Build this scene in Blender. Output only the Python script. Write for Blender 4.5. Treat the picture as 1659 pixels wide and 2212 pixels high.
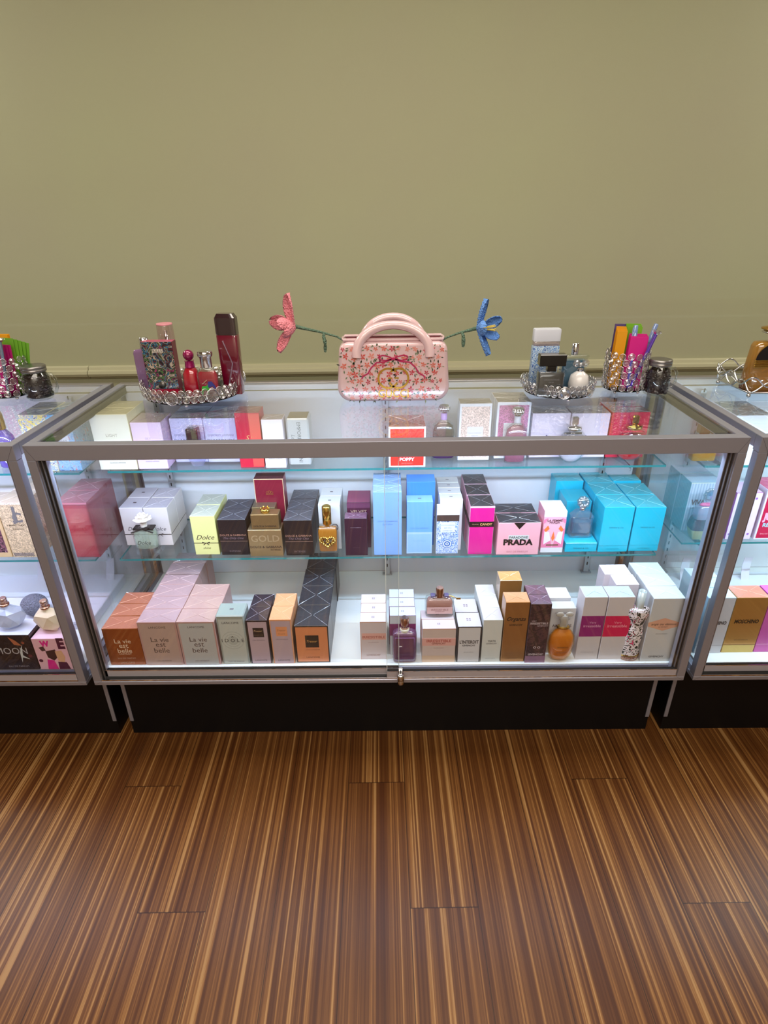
import bpy, bmesh, math, random
from mathutils import Vector, Matrix
random.seed(7)
for o in list(bpy.data.objects): bpy.data.objects.remove(o)
scene = bpy.context.scene; COL = scene.collection
PI = math.pi

# ---------------------------------------------------------------- camera
cam_d = bpy.data.cameras.new('camera'); cam = bpy.data.objects.new('camera', cam_d); COL.objects.link(cam)
CX = Vector((0.99991581, 0.00192387, -0.01283266)); CY = Vector((0.01058662, 0.45091199, 0.89250563)); CZ = CX.cross(CY)
m = Matrix.Identity(4)
for r in range(3): m[r][0], m[r][1], m[r][2] = CX[r], CY[r], CZ[r]
m.translation = Vector((0.00585, -1.20728, 1.40497))
cam.matrix_world = m
cam_d.sensor_fit = 'HORIZONTAL'; cam_d.sensor_width = 36.0; cam_d.lens = 1279.95 / 1659 * 36
cam_d.clip_start = 0.02
scene.camera = cam

# ---------------------------------------------------------------- render look
scene.view_settings.view_transform = 'Standard'; scene.view_settings.look = 'None'
scene.view_settings.gamma = 1; scene.view_settings.use_curve_mapping = False
scene.view_settings.exposure = 0.0
try:
    scene.cycles.transparent_max_bounces = 48; scene.cycles.max_bounces = 10; scene.cycles.glossy_bounces = 5
    scene.cycles.use_denoising = True; scene.cycles.sample_clamp_indirect = 4.0; scene.cycles.caustics_reflective = False
except Exception: pass

def lin(h):
    if isinstance(h, (tuple, list)): return tuple(h)
    h = h.lstrip('#'); v = [int(h[i:i+2], 16) / 255 for i in (0, 2, 4)]
    return tuple(c / 12.92 if c <= 0.04045 else ((c + 0.055) / 1.055) ** 2.4 for c in v)

# ---------------------------------------------------------------- lights
world = bpy.data.worlds.new('world'); scene.world = world; world.use_nodes = True
world.node_tree.nodes['Background'].inputs[0].default_value = (0.75, 0.72, 0.66, 1)
world.node_tree.nodes['Background'].inputs[1].default_value = 0.12

def area(name, loc, size, power, color, target=None, sy=None, spread=None):
    d = bpy.data.lights.new(name, 'AREA'); d.energy = power; d.color = color
    d.shape = 'RECTANGLE'; d.size = size; d.size_y = sy or size
    if spread: d.spread = spread
    o = bpy.data.objects.new(name, d); COL.objects.link(o); o.location = loc
    if target is not None:
        o.rotation_euler = (Vector(target) - Vector(loc)).to_track_quat('-Z', 'Y').to_euler()
    return o
WARM = (1.0, 0.91, 0.80)
area('ceiling_panel_light', (0.0, -1.9, 2.66), 2.6, 56, WARM, (0.0, -1.9, 0), 1.0)
area('ceiling_panel_light', (0.0, -3.3, 2.66), 3.0, 56, WARM, (0.0, -3.3, 0), 0.6)
area('ceiling_panel_light', (-2.55, 1.05, 2.66), 0.7, 24, (1.0, 0.97, 0.9), (-2.55, 1.05, 0), 0.5)
area('ceiling_panel_light', (2.55, 1.05, 2.66), 0.7, 24, (1.0, 0.97, 0.9), (2.55, 1.05, 0), 0.5)
area('ceiling_panel_light', (0.0, 0.1, 2.66), 2.4, 31, WARM, (0.0, 0.1, 0), 0.5)

W, D, H, ZB = 1.5725, 0.536, 0.965, 0.2835
XL, XR = -(W / 2 + 0.02125 + W), W / 2 + 0.02405          # left edges of the neighbouring cases
for x0, c, p in ((-W / 2, (0.58, 0.75, 1.0), 9.0), (XL, (0.64, 0.68, 1.0), 10.0), (XR, (0.58, 0.83, 1.0), 10.0)):
    area('case_led_light', (x0 + W / 2, 0.045, 0.922), W - 0.1, p, c, (x0 + W / 2, 0.26, 0.45), 0.012)

# ---------------------------------------------------------------- node helpers
def newmat(name):
    m = bpy.data.materials.new(name); m.use_nodes = True; nt = m.node_tree; nt.nodes.clear()
    out = nt.nodes.new('ShaderNodeOutputMaterial'); return m, nt, out
def link(nt, a, b): nt.links.new(a, b)
def node(nt, t, **kw):
    n = nt.nodes.new(t)
    for k, v in kw.items():
        if k.startswith('i_'): n.inputs[k[2:].replace('_', ' ')].default_value = v
        else: setattr(n, k, v)
    return n
def mth(nt, op, a, b=None, c=None):
    n = nt.nodes.new('ShaderNodeMath'); n.operation = op
    for i, v in enumerate((a, b, c)):
        if v is None: continue
        if isinstance(v, (int, float)): n.inputs[i].default_value = v
        else: nt.links.new(v, n.inputs[i])
    return n.outputs[0]
def bsdf(nt, col, rough=0.4, metal=0.0, coat=0.0, spec=0.5):
    b = nt.nodes.new('ShaderNodeBsdfPrincipled')
    b.inputs['Base Color'].default_value = (*lin(col), 1); b.inputs['Roughness'].default_value = rough
    b.inputs['Metallic'].default_value = metal; b.inputs['Coat Weight'].default_value = coat
    b.inputs['Coat Roughness'].default_value = 0.08; b.inputs['Specular IOR Level'].default_value = spec
    return b
def bump(nt, b, scale, strength, dist=0.001, kind='NOISE', vec=None, detail=2):
    co = nt.nodes.new('ShaderNodeTexCoord')
    if kind == 'NOISE': t = node(nt, 'ShaderNodeTexNoise', i_Scale=scale, i_Detail=detail)
    elif kind == 'VORONOI': t = node(nt, 'ShaderNodeTexVoronoi', i_Scale=scale)
    else: t = node(nt, 'ShaderNodeTexWave', i_Scale=scale)
    mp = nt.nodes.new('ShaderNodeMapping'); mp.inputs['Scale'].default_value = vec or (1, 1, 1)
    link(nt, co.outputs['Object'], mp.inputs[0]); link(nt, mp.outputs[0], t.inputs['Vector'])
    bp = node(nt, 'ShaderNodeBump', i_Strength=strength, i_Distance=dist)
    link(nt, t.outputs[0], bp.inputs['Height']); link(nt, bp.outputs[0], b.inputs['Normal'])
MATS = {}
def solid(col, rough=0.4, metal=0.0, coat=0.0, bmp=None, spec=0.5):
    k = ('s', col, rough, metal, coat, bmp, spec)
    if k not in MATS:
        m, nt, out = newmat('solid_%s' % (col if isinstance(col, str) else 'rgb')); b = bsdf(nt, col, rough, metal, coat, spec)
        if bmp: bump(nt, b, *bmp)
        link(nt, b.outputs[0], out.inputs[0]); MATS[k] = m
    return MATS[k]
def card(col): return solid(col, 0.38, 0, 0.25)
def wraptop(col): return solid(col, 0.3, 0, 0.9, (70, 0.6, 0.003))
def foil(col): return solid(col, 0.28, 0.6, 0.3, (45, 0.18, 0.002))
def glitter(col):
    k = ('g', col)
    if k not in MATS:
        m, nt, out = newmat('glitter_card'); b = bsdf(nt, col, 0.45, 0.2)
        co = nt.nodes.new('ShaderNodeTexCoord'); v = node(nt, 'ShaderNodeTexVoronoi', i_Scale=420)
        link(nt, co.outputs['Object'], v.inputs['Vector'])
        mx = node(nt, 'ShaderNodeMix', data_type='RGBA', blend_type='MULTIPLY'); mx.inputs[0].default_value = 0.75
        mx.inputs[6].default_value = (*[min(1, c * 1.15) for c in lin(col)], 1)
        rp = node(nt, 'ShaderNodeMapRange'); rp.inputs[3].default_value = 0.45; rp.inputs[4].default_value = 1.5
        sp = nt.nodes.new('ShaderNodeSeparateColor'); link(nt, v.outputs['Color'], sp.inputs[0]); link(nt, sp.outputs[0], rp.inputs[0])
        link(nt, rp.outputs[0], mx.inputs[7]); link(nt, mx.outputs[2], b.inputs['Base Color'])
        link(nt, b.outputs[0], out.inputs[0]); MATS[k] = m
    return MATS[k]
def print_mat(cols, scale, seed=0, stretch=(1, 1, 1), warp=0.4, rough=0.35, metal=0.0):
    """all-over printed pattern: warped cells coloured from a constant ramp"""
    k = ('p', tuple(cols), scale, seed, stretch, metal)
    if k not in MATS:
        m, nt, out = newmat('printed_pattern'); b = bsdf(nt, '#ffffff', rough, metal, 0.3)
        co = nt.nodes.new('ShaderNodeTexCoord'); mp = nt.nodes.new('ShaderNodeMapping')
        mp.inputs['Location'].default_value = (seed * 1.37, seed * .71, seed); mp.inputs['Scale'].default_value = stretch
        link(nt, co.outputs['Object'], mp.inputs[0])
        n = node(nt, 'ShaderNodeTexNoise', i_Scale=scale, i_Detail=1.5, i_Distortion=warp * 6)
        link(nt, mp.outputs[0], n.inputs['Vector'])
        cr = nt.nodes.new('ShaderNodeValToRGB'); cr.color_ramp.interpolation = 'CONSTANT'
        link(nt, n.outputs[0], cr.inputs[0]); N = len(cols); e = cr.color_ramp.elements
        while len(e) < N: e.new(0.5)
        for i, c in enumerate(cols):
            e[i].position = 0.0 if i == 0 else 0.34 + 0.32 * (i - 1) / max(1, N - 2); e[i].color = (*lin(c), 1)
        link(nt, cr.outputs[0], b.inputs['Base Color']); link(nt, b.outputs[0], out.inputs[0]); MATS[k] = m
    return MATS[k]
def stripes(c1, c2, n):
    k = ('st', c1, c2, n)
    if k not in MATS:
        m, nt, out = newmat('striped_card'); b = bsdf(nt, '#ffffff', 0.35, 0, 0.2)
        co = nt.nodes.new('ShaderNodeTexCoord'); sp = nt.nodes.new('ShaderNodeSeparateXYZ'); link(nt, co.outputs['Object'], sp.inputs[0])
        s = mth(nt, 'ADD', sp.outputs[0], sp.outputs[1])
        f = mth(nt, 'GREATER_THAN', mth(nt, 'FRACT', mth(nt, 'MULTIPLY', s, n)), 0.55)
        mx = node(nt, 'ShaderNodeMix', data_type='RGBA'); link(nt, f, mx.inputs[0])
        mx.inputs[6].default_value = (*lin(c1), 1); mx.inputs[7].default_value = (*lin(c2), 1)
        link(nt, mx.outputs[2], b.inputs['Base Color']); link(nt, b.outputs[0], out.inputs[0]); MATS[k] = m
    return MATS[k]
def schlick(nt, f0=0.04):
    g = nt.nodes.new('ShaderNodeNewGeometry'); d = node(nt, 'ShaderNodeVectorMath', operation='DOT_PRODUCT')
    link(nt, g.outputs['Incoming'], d.inputs[0]); link(nt, g.outputs['Normal'], d.inputs[1])
    c = mth(nt, 'ABSOLUTE', d.outputs['Value'])
    p = mth(nt, 'POWER', mth(nt, 'SUBTRACT', 1.0, c), 5.0)
    return mth(nt, 'MULTIPLY_ADD', p, 1 - f0, f0)
def glass(tint='#ffffff', f0=0.04, dens=0.0, body=None, rough=0.0):
    """thin clear or tinted pane: straight-through light, mirror share by viewing angle; dens adds a milky body"""
    k = ('gl', tint, f0, dens, body, rough)
    if k not in MATS:
        m, nt, out = newmat('glass'); t = nt.nodes.new('ShaderNodeBsdfTransparent'); t.inputs[0].default_value = (*lin(tint), 1)
        g = nt.nodes.new('ShaderNodeBsdfGlossy'); g.inputs['Roughness'].default_value = rough; g.inputs[0].default_value = (1, 1, 1, 1)
        src = t.outputs[0]
        if dens > 0:
            b = bsdf(nt, body or tint, 0.15); mm = nt.nodes.new('ShaderNodeMixShader'); mm.inputs[0].default_value = dens
            link(nt, t.outputs[0], mm.inputs[1]); link(nt, b.outputs[0], mm.inputs[2]); src = mm.outputs[0]
        mx = nt.nodes.new('ShaderNodeMixShader'); link(nt, schlick(nt, f0), mx.inputs[0])
        link(nt, src, mx.inputs[1]); link(nt, g.outputs[0], mx.inputs[2]); link(nt, mx.outputs[0], out.inputs[0]); MATS[k] = m
    return MATS[k]
PANE = glass('#fdfefe'); SHELFG = glass('#f0f8f9'); EDGE = glass('#2f8f90', 0.06, 0.8, '#2b8486')
CLEAR = glass('#f4f7f6', 0.07); CRYSTAL = glass('#f0f0f2', 0.2, 0.05, '#c9c6c6')
ALU = solid('#a4a5b3', 0.42, 0.66, 0, (600, 0.03, 0.0005)); ALU_D = solid('#9a9596', 0.42, 0.8)
ALU_L = solid('#b3adb4', 0.45, 0.35); CHROME = solid('#d9dadd', 0.08, 1.0); GOLD = solid('#d8b25a', 0.16, 1.0); ROSEGOLD = solid('#c79a84', 0.14, 1.0)
BLACK = solid('#0c0b0c', 0.45); RUBBER = solid('#15110f', 0.6); WHITEP = solid('#e4e5ea', 0.5); LAM = solid('#070607', 0.5, spec=0.25)
GOLDP = solid('#b98f45', 0.35, 0.6); SILP = solid('#9b9b9d', 0.35, 0.6)

def emit(col, s):
    m, nt, out = newmat('led'); e = nt.nodes.new('ShaderNodeEmission'); e.inputs[0].default_value = (*lin(col), 1); e.inputs[1].default_value = s
    link(nt, e.outputs[0], out.inputs[0]); return m
LED = emit('#dfeaff', 2.0)

# ---------------------------------------------------------------- mesh helpers
class MB:
    def __init__(s): s.v = []; s.f = []; s.mi = []; s.mats = []; s.smooth = []
    def mat(s, m):
        if m not in s.mats: s.mats.append(m)
        return s.mats.index(m)
    def add(s, vs, fs, m, smooth=False):
        b = len(s.v); s.v += [tuple(v) for v in vs]; i = s.mat(m)
        for f in fs: s.f.append(tuple(b + k for k in f)); s.mi.append(i); s.smooth.append(smooth)
    def box(s, x0, x1, y0, y1, z0, z1, m, top=None, front=None, bev=0.0, side=None):
        if bev <= 0:
            vs = [(x0,y0,z0),(x1,y0,z0),(x1,y1,z0),(x0,y1,z0),(x0,y0,z1),(x1,y0,z1),(x1,y1,z1),(x0,y1,z1)]
            s.add(vs, [(0,3,2,1)], m); s.add(vs, [(4,5,6,7)], top or m); s.add(vs, [(0,1,5,4)], front or m)
            s.add(vs, [(1,2,6,5),(2,3,7,6),(3,0,4,7)], side or m); return
        b = bev; M = {'b': m, 't': top or m, 'f': front or m, 's': side or m}
        P = {}
        for ix, X in ((0, x0), (1, x1)):
            for iy, Y in ((0, y0), (1, y1)):
                for iz, Z in ((0, z0), (1, z1)):
                    dx, dy, dz = (b if ix == 0 else -b), (b if iy == 0 else -b), (b if iz == 0 else -b)
                    P[ix,iy,iz,'x'] = (X, Y+dy, Z+dz); P[ix,iy,iz,'y'] = (X+dx, Y, Z+dz); P[ix,iy,iz,'z'] = (X+dx, Y+dy, Z)
        K = list(P); I = {k: i for i, k in enumerate(K)}; vs = [P[k] for k in K]; base = len(s.v); s.v += vs
        def f(keys, mm, ref):
            idx = [I[k] for k in keys]; p = [Vector(vs[i]) for i in idx]
            n = (p[1]-p[0]).cross(p[2]-p[0])
            if n.dot(Vector(ref)) < 0: idx.reverse()
            s.f.append(tuple(base+i for i in idx)); s.mi.append(s.mat(mm)); s.smooth.append(False)
        q = ((0,0),(1,0),(1,1),(0,1))
        f([(0,a,c,'x') for a, c in q], M['s'], (-1,0,0)); f([(1,a,c,'x') for a, c in q], M['s'], (1,0,0))
        f([(a,0,c,'y') for a, c in q], M['f'], (0,-1,0)); f([(a,1,c,'y') for a, c in q], M['s'], (0,1,0))
        f([(a,c,0,'z') for a, c in q], M['b'], (0,0,-1)); f([(a,c,1,'z') for a, c in q], M['t'], (0,0,1))
        sg = (-1, 1)
        for a in (0,1):
            for c in (0,1):
                f([(0,a,c,'y'),(1,a,c,'y'),(1,a,c,'z'),(0,a,c,'z')], M['s'], (0,sg[a],sg[c]))
                f([(a,0,c,'x'),(a,1,c,'x'),(a,1,c,'z'),(a,0,c,'z')], M['s'], (sg[a],0,sg[c]))
                f([(a,c,0,'x'),(a,c,1,'x'),(a,c,1,'y'),(a,c,0,'y')], M['s'], (sg[a],sg[c],0))
                for d in (0,1): f([(a,c,d,'x'),(a,c,d,'y'),(a,c,d,'z')], M['s'], (sg[a],sg[c],sg[d]))
    def lathe(s, prof, m, seg=28, cx=0, cy=0, cz=0, sx=1, sy=1, smooth=True):
        vs = []; fs = []
        for r, z in prof:
            for i in range(seg):
                a = 2*PI*i/seg; vs.append((cx+r*sx*math.cos(a), cy+r*sy*math.sin(a), cz+z))
        n = len(prof)
        for j in range(n-1):
            for i in range(seg):
                k = (i+1) % seg; fs.append((j*seg+i, j*seg+k, (j+1)*seg+k, (j+1)*seg+i))
        s.add(vs, fs, m, smooth)
        s.add(vs[:seg], [tuple(range(seg))[::-1]], m); s.add(vs[-seg:], [tuple(range(seg))], m)
    def prism(s, prof, w, d, m, p=4.0, seg=32, cx=0, cy=0, smooth=True):
        """stack of rounded-rectangle (superellipse) sections; prof = (scale_x, scale_y, z)"""
        vs = []; fs = []
        for q in prof:
            a_, b_, z = q[:3]
            for i in range(seg):
                t = 2*PI*(i+.5)/seg; c, sn = math.cos(t), math.sin(t)
                vs.append((cx + w/2*a_*math.copysign(abs(c)**(2/p), c), cy + d/2*b_*math.copysign(abs(sn)**(2/p), sn), z))
        for j in range(len(prof)-1):
            for i in range(seg):
                k = (i+1) % seg; fs.append((j*seg+i, j*seg+k, (j+1)*seg+k, (j+1)*seg+i))
        s.add(vs, fs, m, smooth)
        s.add(vs[:seg], [tuple(range(seg))[::-1]], m); s.add(vs[-seg:], [tuple(range(seg))], m)
    def tube(s, pts, r, m, seg=10, closed=False, sx=1.0):
        pts = [Vector(p) for p in pts]; n = len(pts); R = r if isinstance(r, (list, tuple)) else [r]*n; vs = []; fs = []
        up = Vector((0.0123, 0.0456, 1)).normalized()
        for i, p in enumerate(pts):
            a = pts[(i-1) % n] if (closed or i > 0) else p; b = pts[(i+1) % n] if (closed or i < n-1) else p
            t = (b-a).normalized(); u = t.cross(up)
            if u.length < 0.05: u = t.cross(Vector((1, 0, 0)))
            u.normalize(); w = u.cross(t)
            for k in range(seg):
                th = 2*PI*k/seg; vs.append(p + u*math.cos(th)*R[i]*sx + w*math.sin(th)*R[i])
        for j in range(n if closed else n-1):
            for k in range(seg):
                k2 = (k+1) % seg; j2 = (j+1) % n
                fs.append((j*seg+k, j2*seg+k, j2*seg+k2, j*seg+k2))
        s.add(vs, fs, m, True)
        if not closed: s.add(vs[:seg], [tuple(range(seg))], m); s.add(vs[-seg:], [tuple(range(seg))[::-1]], m)
    def ball(s, c, r, m, su=12, sv=8, sc=(1,1,1), smooth=True):
        prof = [(max(1e-5, r*math.sin(PI*j/sv)), -r*math.cos(PI*j/sv)) for j in range(sv+1)]
        b = len(s.v); s.lathe(prof, m, su, smooth=smooth)
        for i in range(b, len(s.v)):
            x, y, z = s.v[i]; s.v[i] = (c[0]+x*sc[0], c[1]+y*sc[1], c[2]+z*sc[2])
    def flat(s, pts, y, m):
        """outline in the xz plane printed at depth y, facing the front"""
        vs = [(p[0], y, p[1]) for p in pts]
        A = sum(pts[i][0]*pts[(i+1) % len(pts)][1]-pts[(i+1) % len(pts)][0]*pts[i][1] for i in range(len(pts)))
        f = tuple(range(len(pts))); s.add(vs, [f if A > 0 else f[::-1]], m)
    def xf(s, M, start=0):
        for i in range(start, len(s.v)): s.v[i] = tuple(M @ Vector(s.v[i]))
        return s
    def build(s, name, parent=None, loc=None, rz=0):
        me = bpy.data.meshes.new(name); me.from_pydata(s.v, [], s.f)
        for m in s.mats: me.materials.append(m)
        me.polygons.foreach_set('material_index', s.mi); me.polygons.foreach_set('use_smooth', s.smooth); me.update()
        o = bpy.data.objects.new(name, me); COL.objects.link(o)
        if parent: o.parent = parent
        if loc is not None: o.location = loc
        if rz: o.rotation_euler[2] = rz
        return o
def tag(o, label, cat=None, group=None, kind=None):
    if label: o['label'] = label
    if cat: o['category'] = cat
    if group: o['group'] = group
    if kind: o['kind'] = kind
    return o
def thing(name, loc, label, cat, group=None, rz=0):
    o = bpy.data.objects.new(name, None); COL.objects.link(o); o.location = loc; o.rotation_euler[2] = rz
    o.empty_display_size = 0.02
    return tag(o, label, cat, group)
_T = {}
def text_geo(s, shear=0.0, bold=0.0):
    k = (s, shear, bold)
    if k not in _T:
        cu = bpy.data.curves.new('t', 'FONT'); cu.body = s; cu.shear = shear; cu.offset = bold; cu.resolution_u = 2; cu.align_x = 'CENTER'
        cu.space_line = 0.8
        ob = bpy.data.objects.new('t', cu); COL.objects.link(ob); bpy.context.view_layer.update()
        me = bpy.data.meshes.new_from_object(ob.evaluated_get(bpy.context.evaluated_depsgraph_get()))
        vs = [(v.co.x, v.co.y) for v in me.vertices]; fs = [tuple(p.vertices) for p in me.polygons]
        bpy.data.objects.remove(ob); bpy.data.curves.remove(cu); bpy.data.meshes.remove(me)
        x0, x1 = min(v[0] for v in vs), max(v[0] for v in vs); y0, y1 = min(v[1] for v in vs), max(v[1] for v in vs)
        _T[k] = ([(x-(x0+x1)/2, y-(y0+y1)/2) for x, y in vs], fs, x1-x0, y1-y0)
    return _T[k]
def put_text(mb, s, cx, cz, width, y, m, shear=0.0, bold=0.0, hs=1.0, rot=0.0):
    """lettering in the xz plane at depth y, read from the front; hs stretches its height"""
    vs, fs, w, h = text_geo(s, shear, bold); k = width / w; c, sn = math.cos(rot), math.sin(rot)
    mb.add([(cx + (a*k)*c - (b*k*hs)*sn, y, cz + (a*k)*sn + (b*k*hs)*c) for a, b in vs], fs, m)

# ---------------------------------------------------------------- room
YW = 1.5
def floor_mat():
    m, nt, out = newmat('bamboo_floor'); b = bsdf(nt, '#6a3f20', 0.33, 0, 0.0, 0.22)
    b.inputs['Coat Roughness'].default_value = 0.25
    co = nt.nodes.new('ShaderNodeTexCoord'); mp = nt.nodes.new('ShaderNodeMapping'); mp.inputs['Rotation'].default_value = (0, 0, -0.0116)
    link(nt, co.outputs['Object'], mp.inputs[0]); sp = nt.nodes.new('ShaderNodeSeparateXYZ'); link(nt, mp.outputs[0], sp.inputs[0])
    pw = 0.15424; X = mth(nt, 'DIVIDE', mth(nt, 'ADD', sp.outputs[0], 0.73022 + 20 * pw), pw)
    k = mth(nt, 'FLOOR', X); fx = mth(nt, 'FRACT', X)
    L = 1.331; st = mth(nt, 'MULTIPLY', mth(nt, 'MODULO', k, 4), -0.33274)
    Y = mth(nt, 'DIVIDE', mth(nt, 'SUBTRACT', mth(nt, 'ADD', sp.outputs[1], 0.08273 + 20 * L), st), L)
    row = mth(nt, 'FLOOR', Y); fy = mth(nt, 'FRACT', Y)
    seed = mth(nt, 'ADD', mth(nt, 'MULTIPLY', k, 3.17), mth(nt, 'MULTIPLY', row, 7.71))
    def nz(sx, sy, det, off):
        cb = nt.nodes.new('ShaderNodeCombineXYZ')
        link(nt, mth(nt, 'MULTIPLY', sp.outputs[0], sx), cb.inputs[0]); link(nt, mth(nt, 'MULTIPLY', sp.outputs[1], sy), cb.inputs[1])
        link(nt, mth(nt, 'ADD', seed, off), cb.inputs[2])
        n = node(nt, 'ShaderNodeTexNoise', i_Scale=1.0, i_Detail=det, i_Roughness=0.6); link(nt, cb.outputs[0], n.inputs['Vector']); return n.outputs[0]
    n1 = nz(105, 0.4, 1.0, 0); n2 = nz(260, 0.8, 1.0, 5); n3 = nz(60, 1.2, 0.0, 9); n4 = nz(900, 30, 2.0, 3)
    v = mth(nt, 'ADD', mth(nt, 'MULTIPLY', n1, 0.52), mth(nt, 'ADD', mth(nt, 'MULTIPLY', n2, 0.34), mth(nt, 'MULTIPLY', n3, 0.16)))
    v = mth(nt, 'ADD', v, mth(nt, 'MULTIPLY', mth(nt, 'SUBTRACT', n4, 0.5), 0.06))
    cr = nt.nodes.new('ShaderNodeValToRGB'); e = cr.color_ramp.elements
    for p, c in ((0.36, '#44230f'), (0.43, '#4e2b12'), (0.49, '#5a3618'), (0.54, '#694220'), (0.585, '#7e5429'), (0.63, '#9a7346')):
        q = e.new(p); q.color = (*lin(c), 1)
    e.remove(e[0]); e.remove(e[-1]) if e[-1].position > 0.99 else None
    link(nt, v, cr.inputs[0])
    a = mth(nt, 'LESS_THAN', mth(nt, 'MINIMUM', fx, mth(nt, 'SUBTRACT', 1.0, fx)), 0.006)
    c2 = mth(nt, 'LESS_THAN', mth(nt, 'MINIMUM', fy, mth(nt, 'SUBTRACT', 1.0, fy)), 0.0009)
    seam = mth(nt, 'MULTIPLY', mth(nt, 'MAXIMUM', a, c2), 0.75)
    mx = node(nt, 'ShaderNodeMix', data_type='RGBA'); link(nt, seam, mx.inputs[0]); link(nt, cr.outputs[0], mx.inputs[6])
    mx.inputs[7].default_value = (*lin('#1c0c05'), 1); link(nt, mx.outputs[2], b.inputs['Base Color'])
    link(nt, b.outputs[0], out.inputs[0]); return m
def wall_mat():
    m, nt, out = newmat('olive_wall_paint'); b = bsdf(nt, '#aaa06a', 0.75)
    co = nt.nodes.new('ShaderNodeTexCoord'); n = node(nt, 'ShaderNodeTexNoise', i_Scale=1.3, i_Detail=3.0); link(nt, co.outputs['Object'], n.inputs['Vector'])
    cr = nt.nodes.new('ShaderNodeValToRGB'); cr.color_ramp.elements[0].position = 0.3; cr.color_ramp.elements[1].position = 0.7
    cr.color_ramp.elements[0].color = (*lin('#aeac8f'), 1); cr.color_ramp.elements[1].color = (*lin('#b0b28f'), 1)
    link(nt, n.outputs[0], cr.inputs[0]); link(nt, cr.outputs[0], b.inputs['Base Color']); bump(nt, b, 180, 0.12, 0.001)
    link(nt, b.outputs[0], out.inputs[0]); return m
def slab(name, x0, x1, y0, y1, z0, z1, m):
    mb = MB(); mb.box(x0, x1, y0, y1, z0, z1, m); return tag(mb.build(name), None, kind='structure')
WM = wall_mat(); CEIL = solid('#d8d2c4', 0.8); SIDEW = solid('#cdc6b6', 0.8)
slab('floor', -4, 4, -4, YW, -0.1, 0, floor_mat())
slab('wall_back', -4, 4, YW, YW + 0.1, 0, 2.7, WM)
slab('wall_left', -4.1, -4, -4, YW, 0, 2.7, SIDEW); slab('wall_right', 4, 4.1, -4, YW, 0, 2.7, SIDEW)
slab('wall_front', -4, 4, -4.1, -4, 0, 2.7, SIDEW); slab('ceiling', -4, 4, -4, YW, 2.7, 2.8, CEIL)
tr = MB()
prof = [(YW, 0.742), (YW-0.012, 0.745), (YW-0.016, 0.752), (YW-0.03, 0.757), (YW-0.034, 0.768), (YW-0.03, 0.780), (YW-0.018, 0.784), (YW-0.014, 0.795), (YW, 0.80)]
for a, b_ in ((-4, -1.352), (-1.349, 4)):
    vs = [(x, y, z) for x in (a, b_) for y, z in prof]; n = len(prof)
    tr.add(vs, [(i, i+1, n+i+1, n+i) for i in range(n-1)] + [tuple(range(n))[::-1], tuple(range(n, 2*n))], solid('#b0ac8c', 0.6))
tag(tr.build('trim_1'), None, kind='structure')

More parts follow.
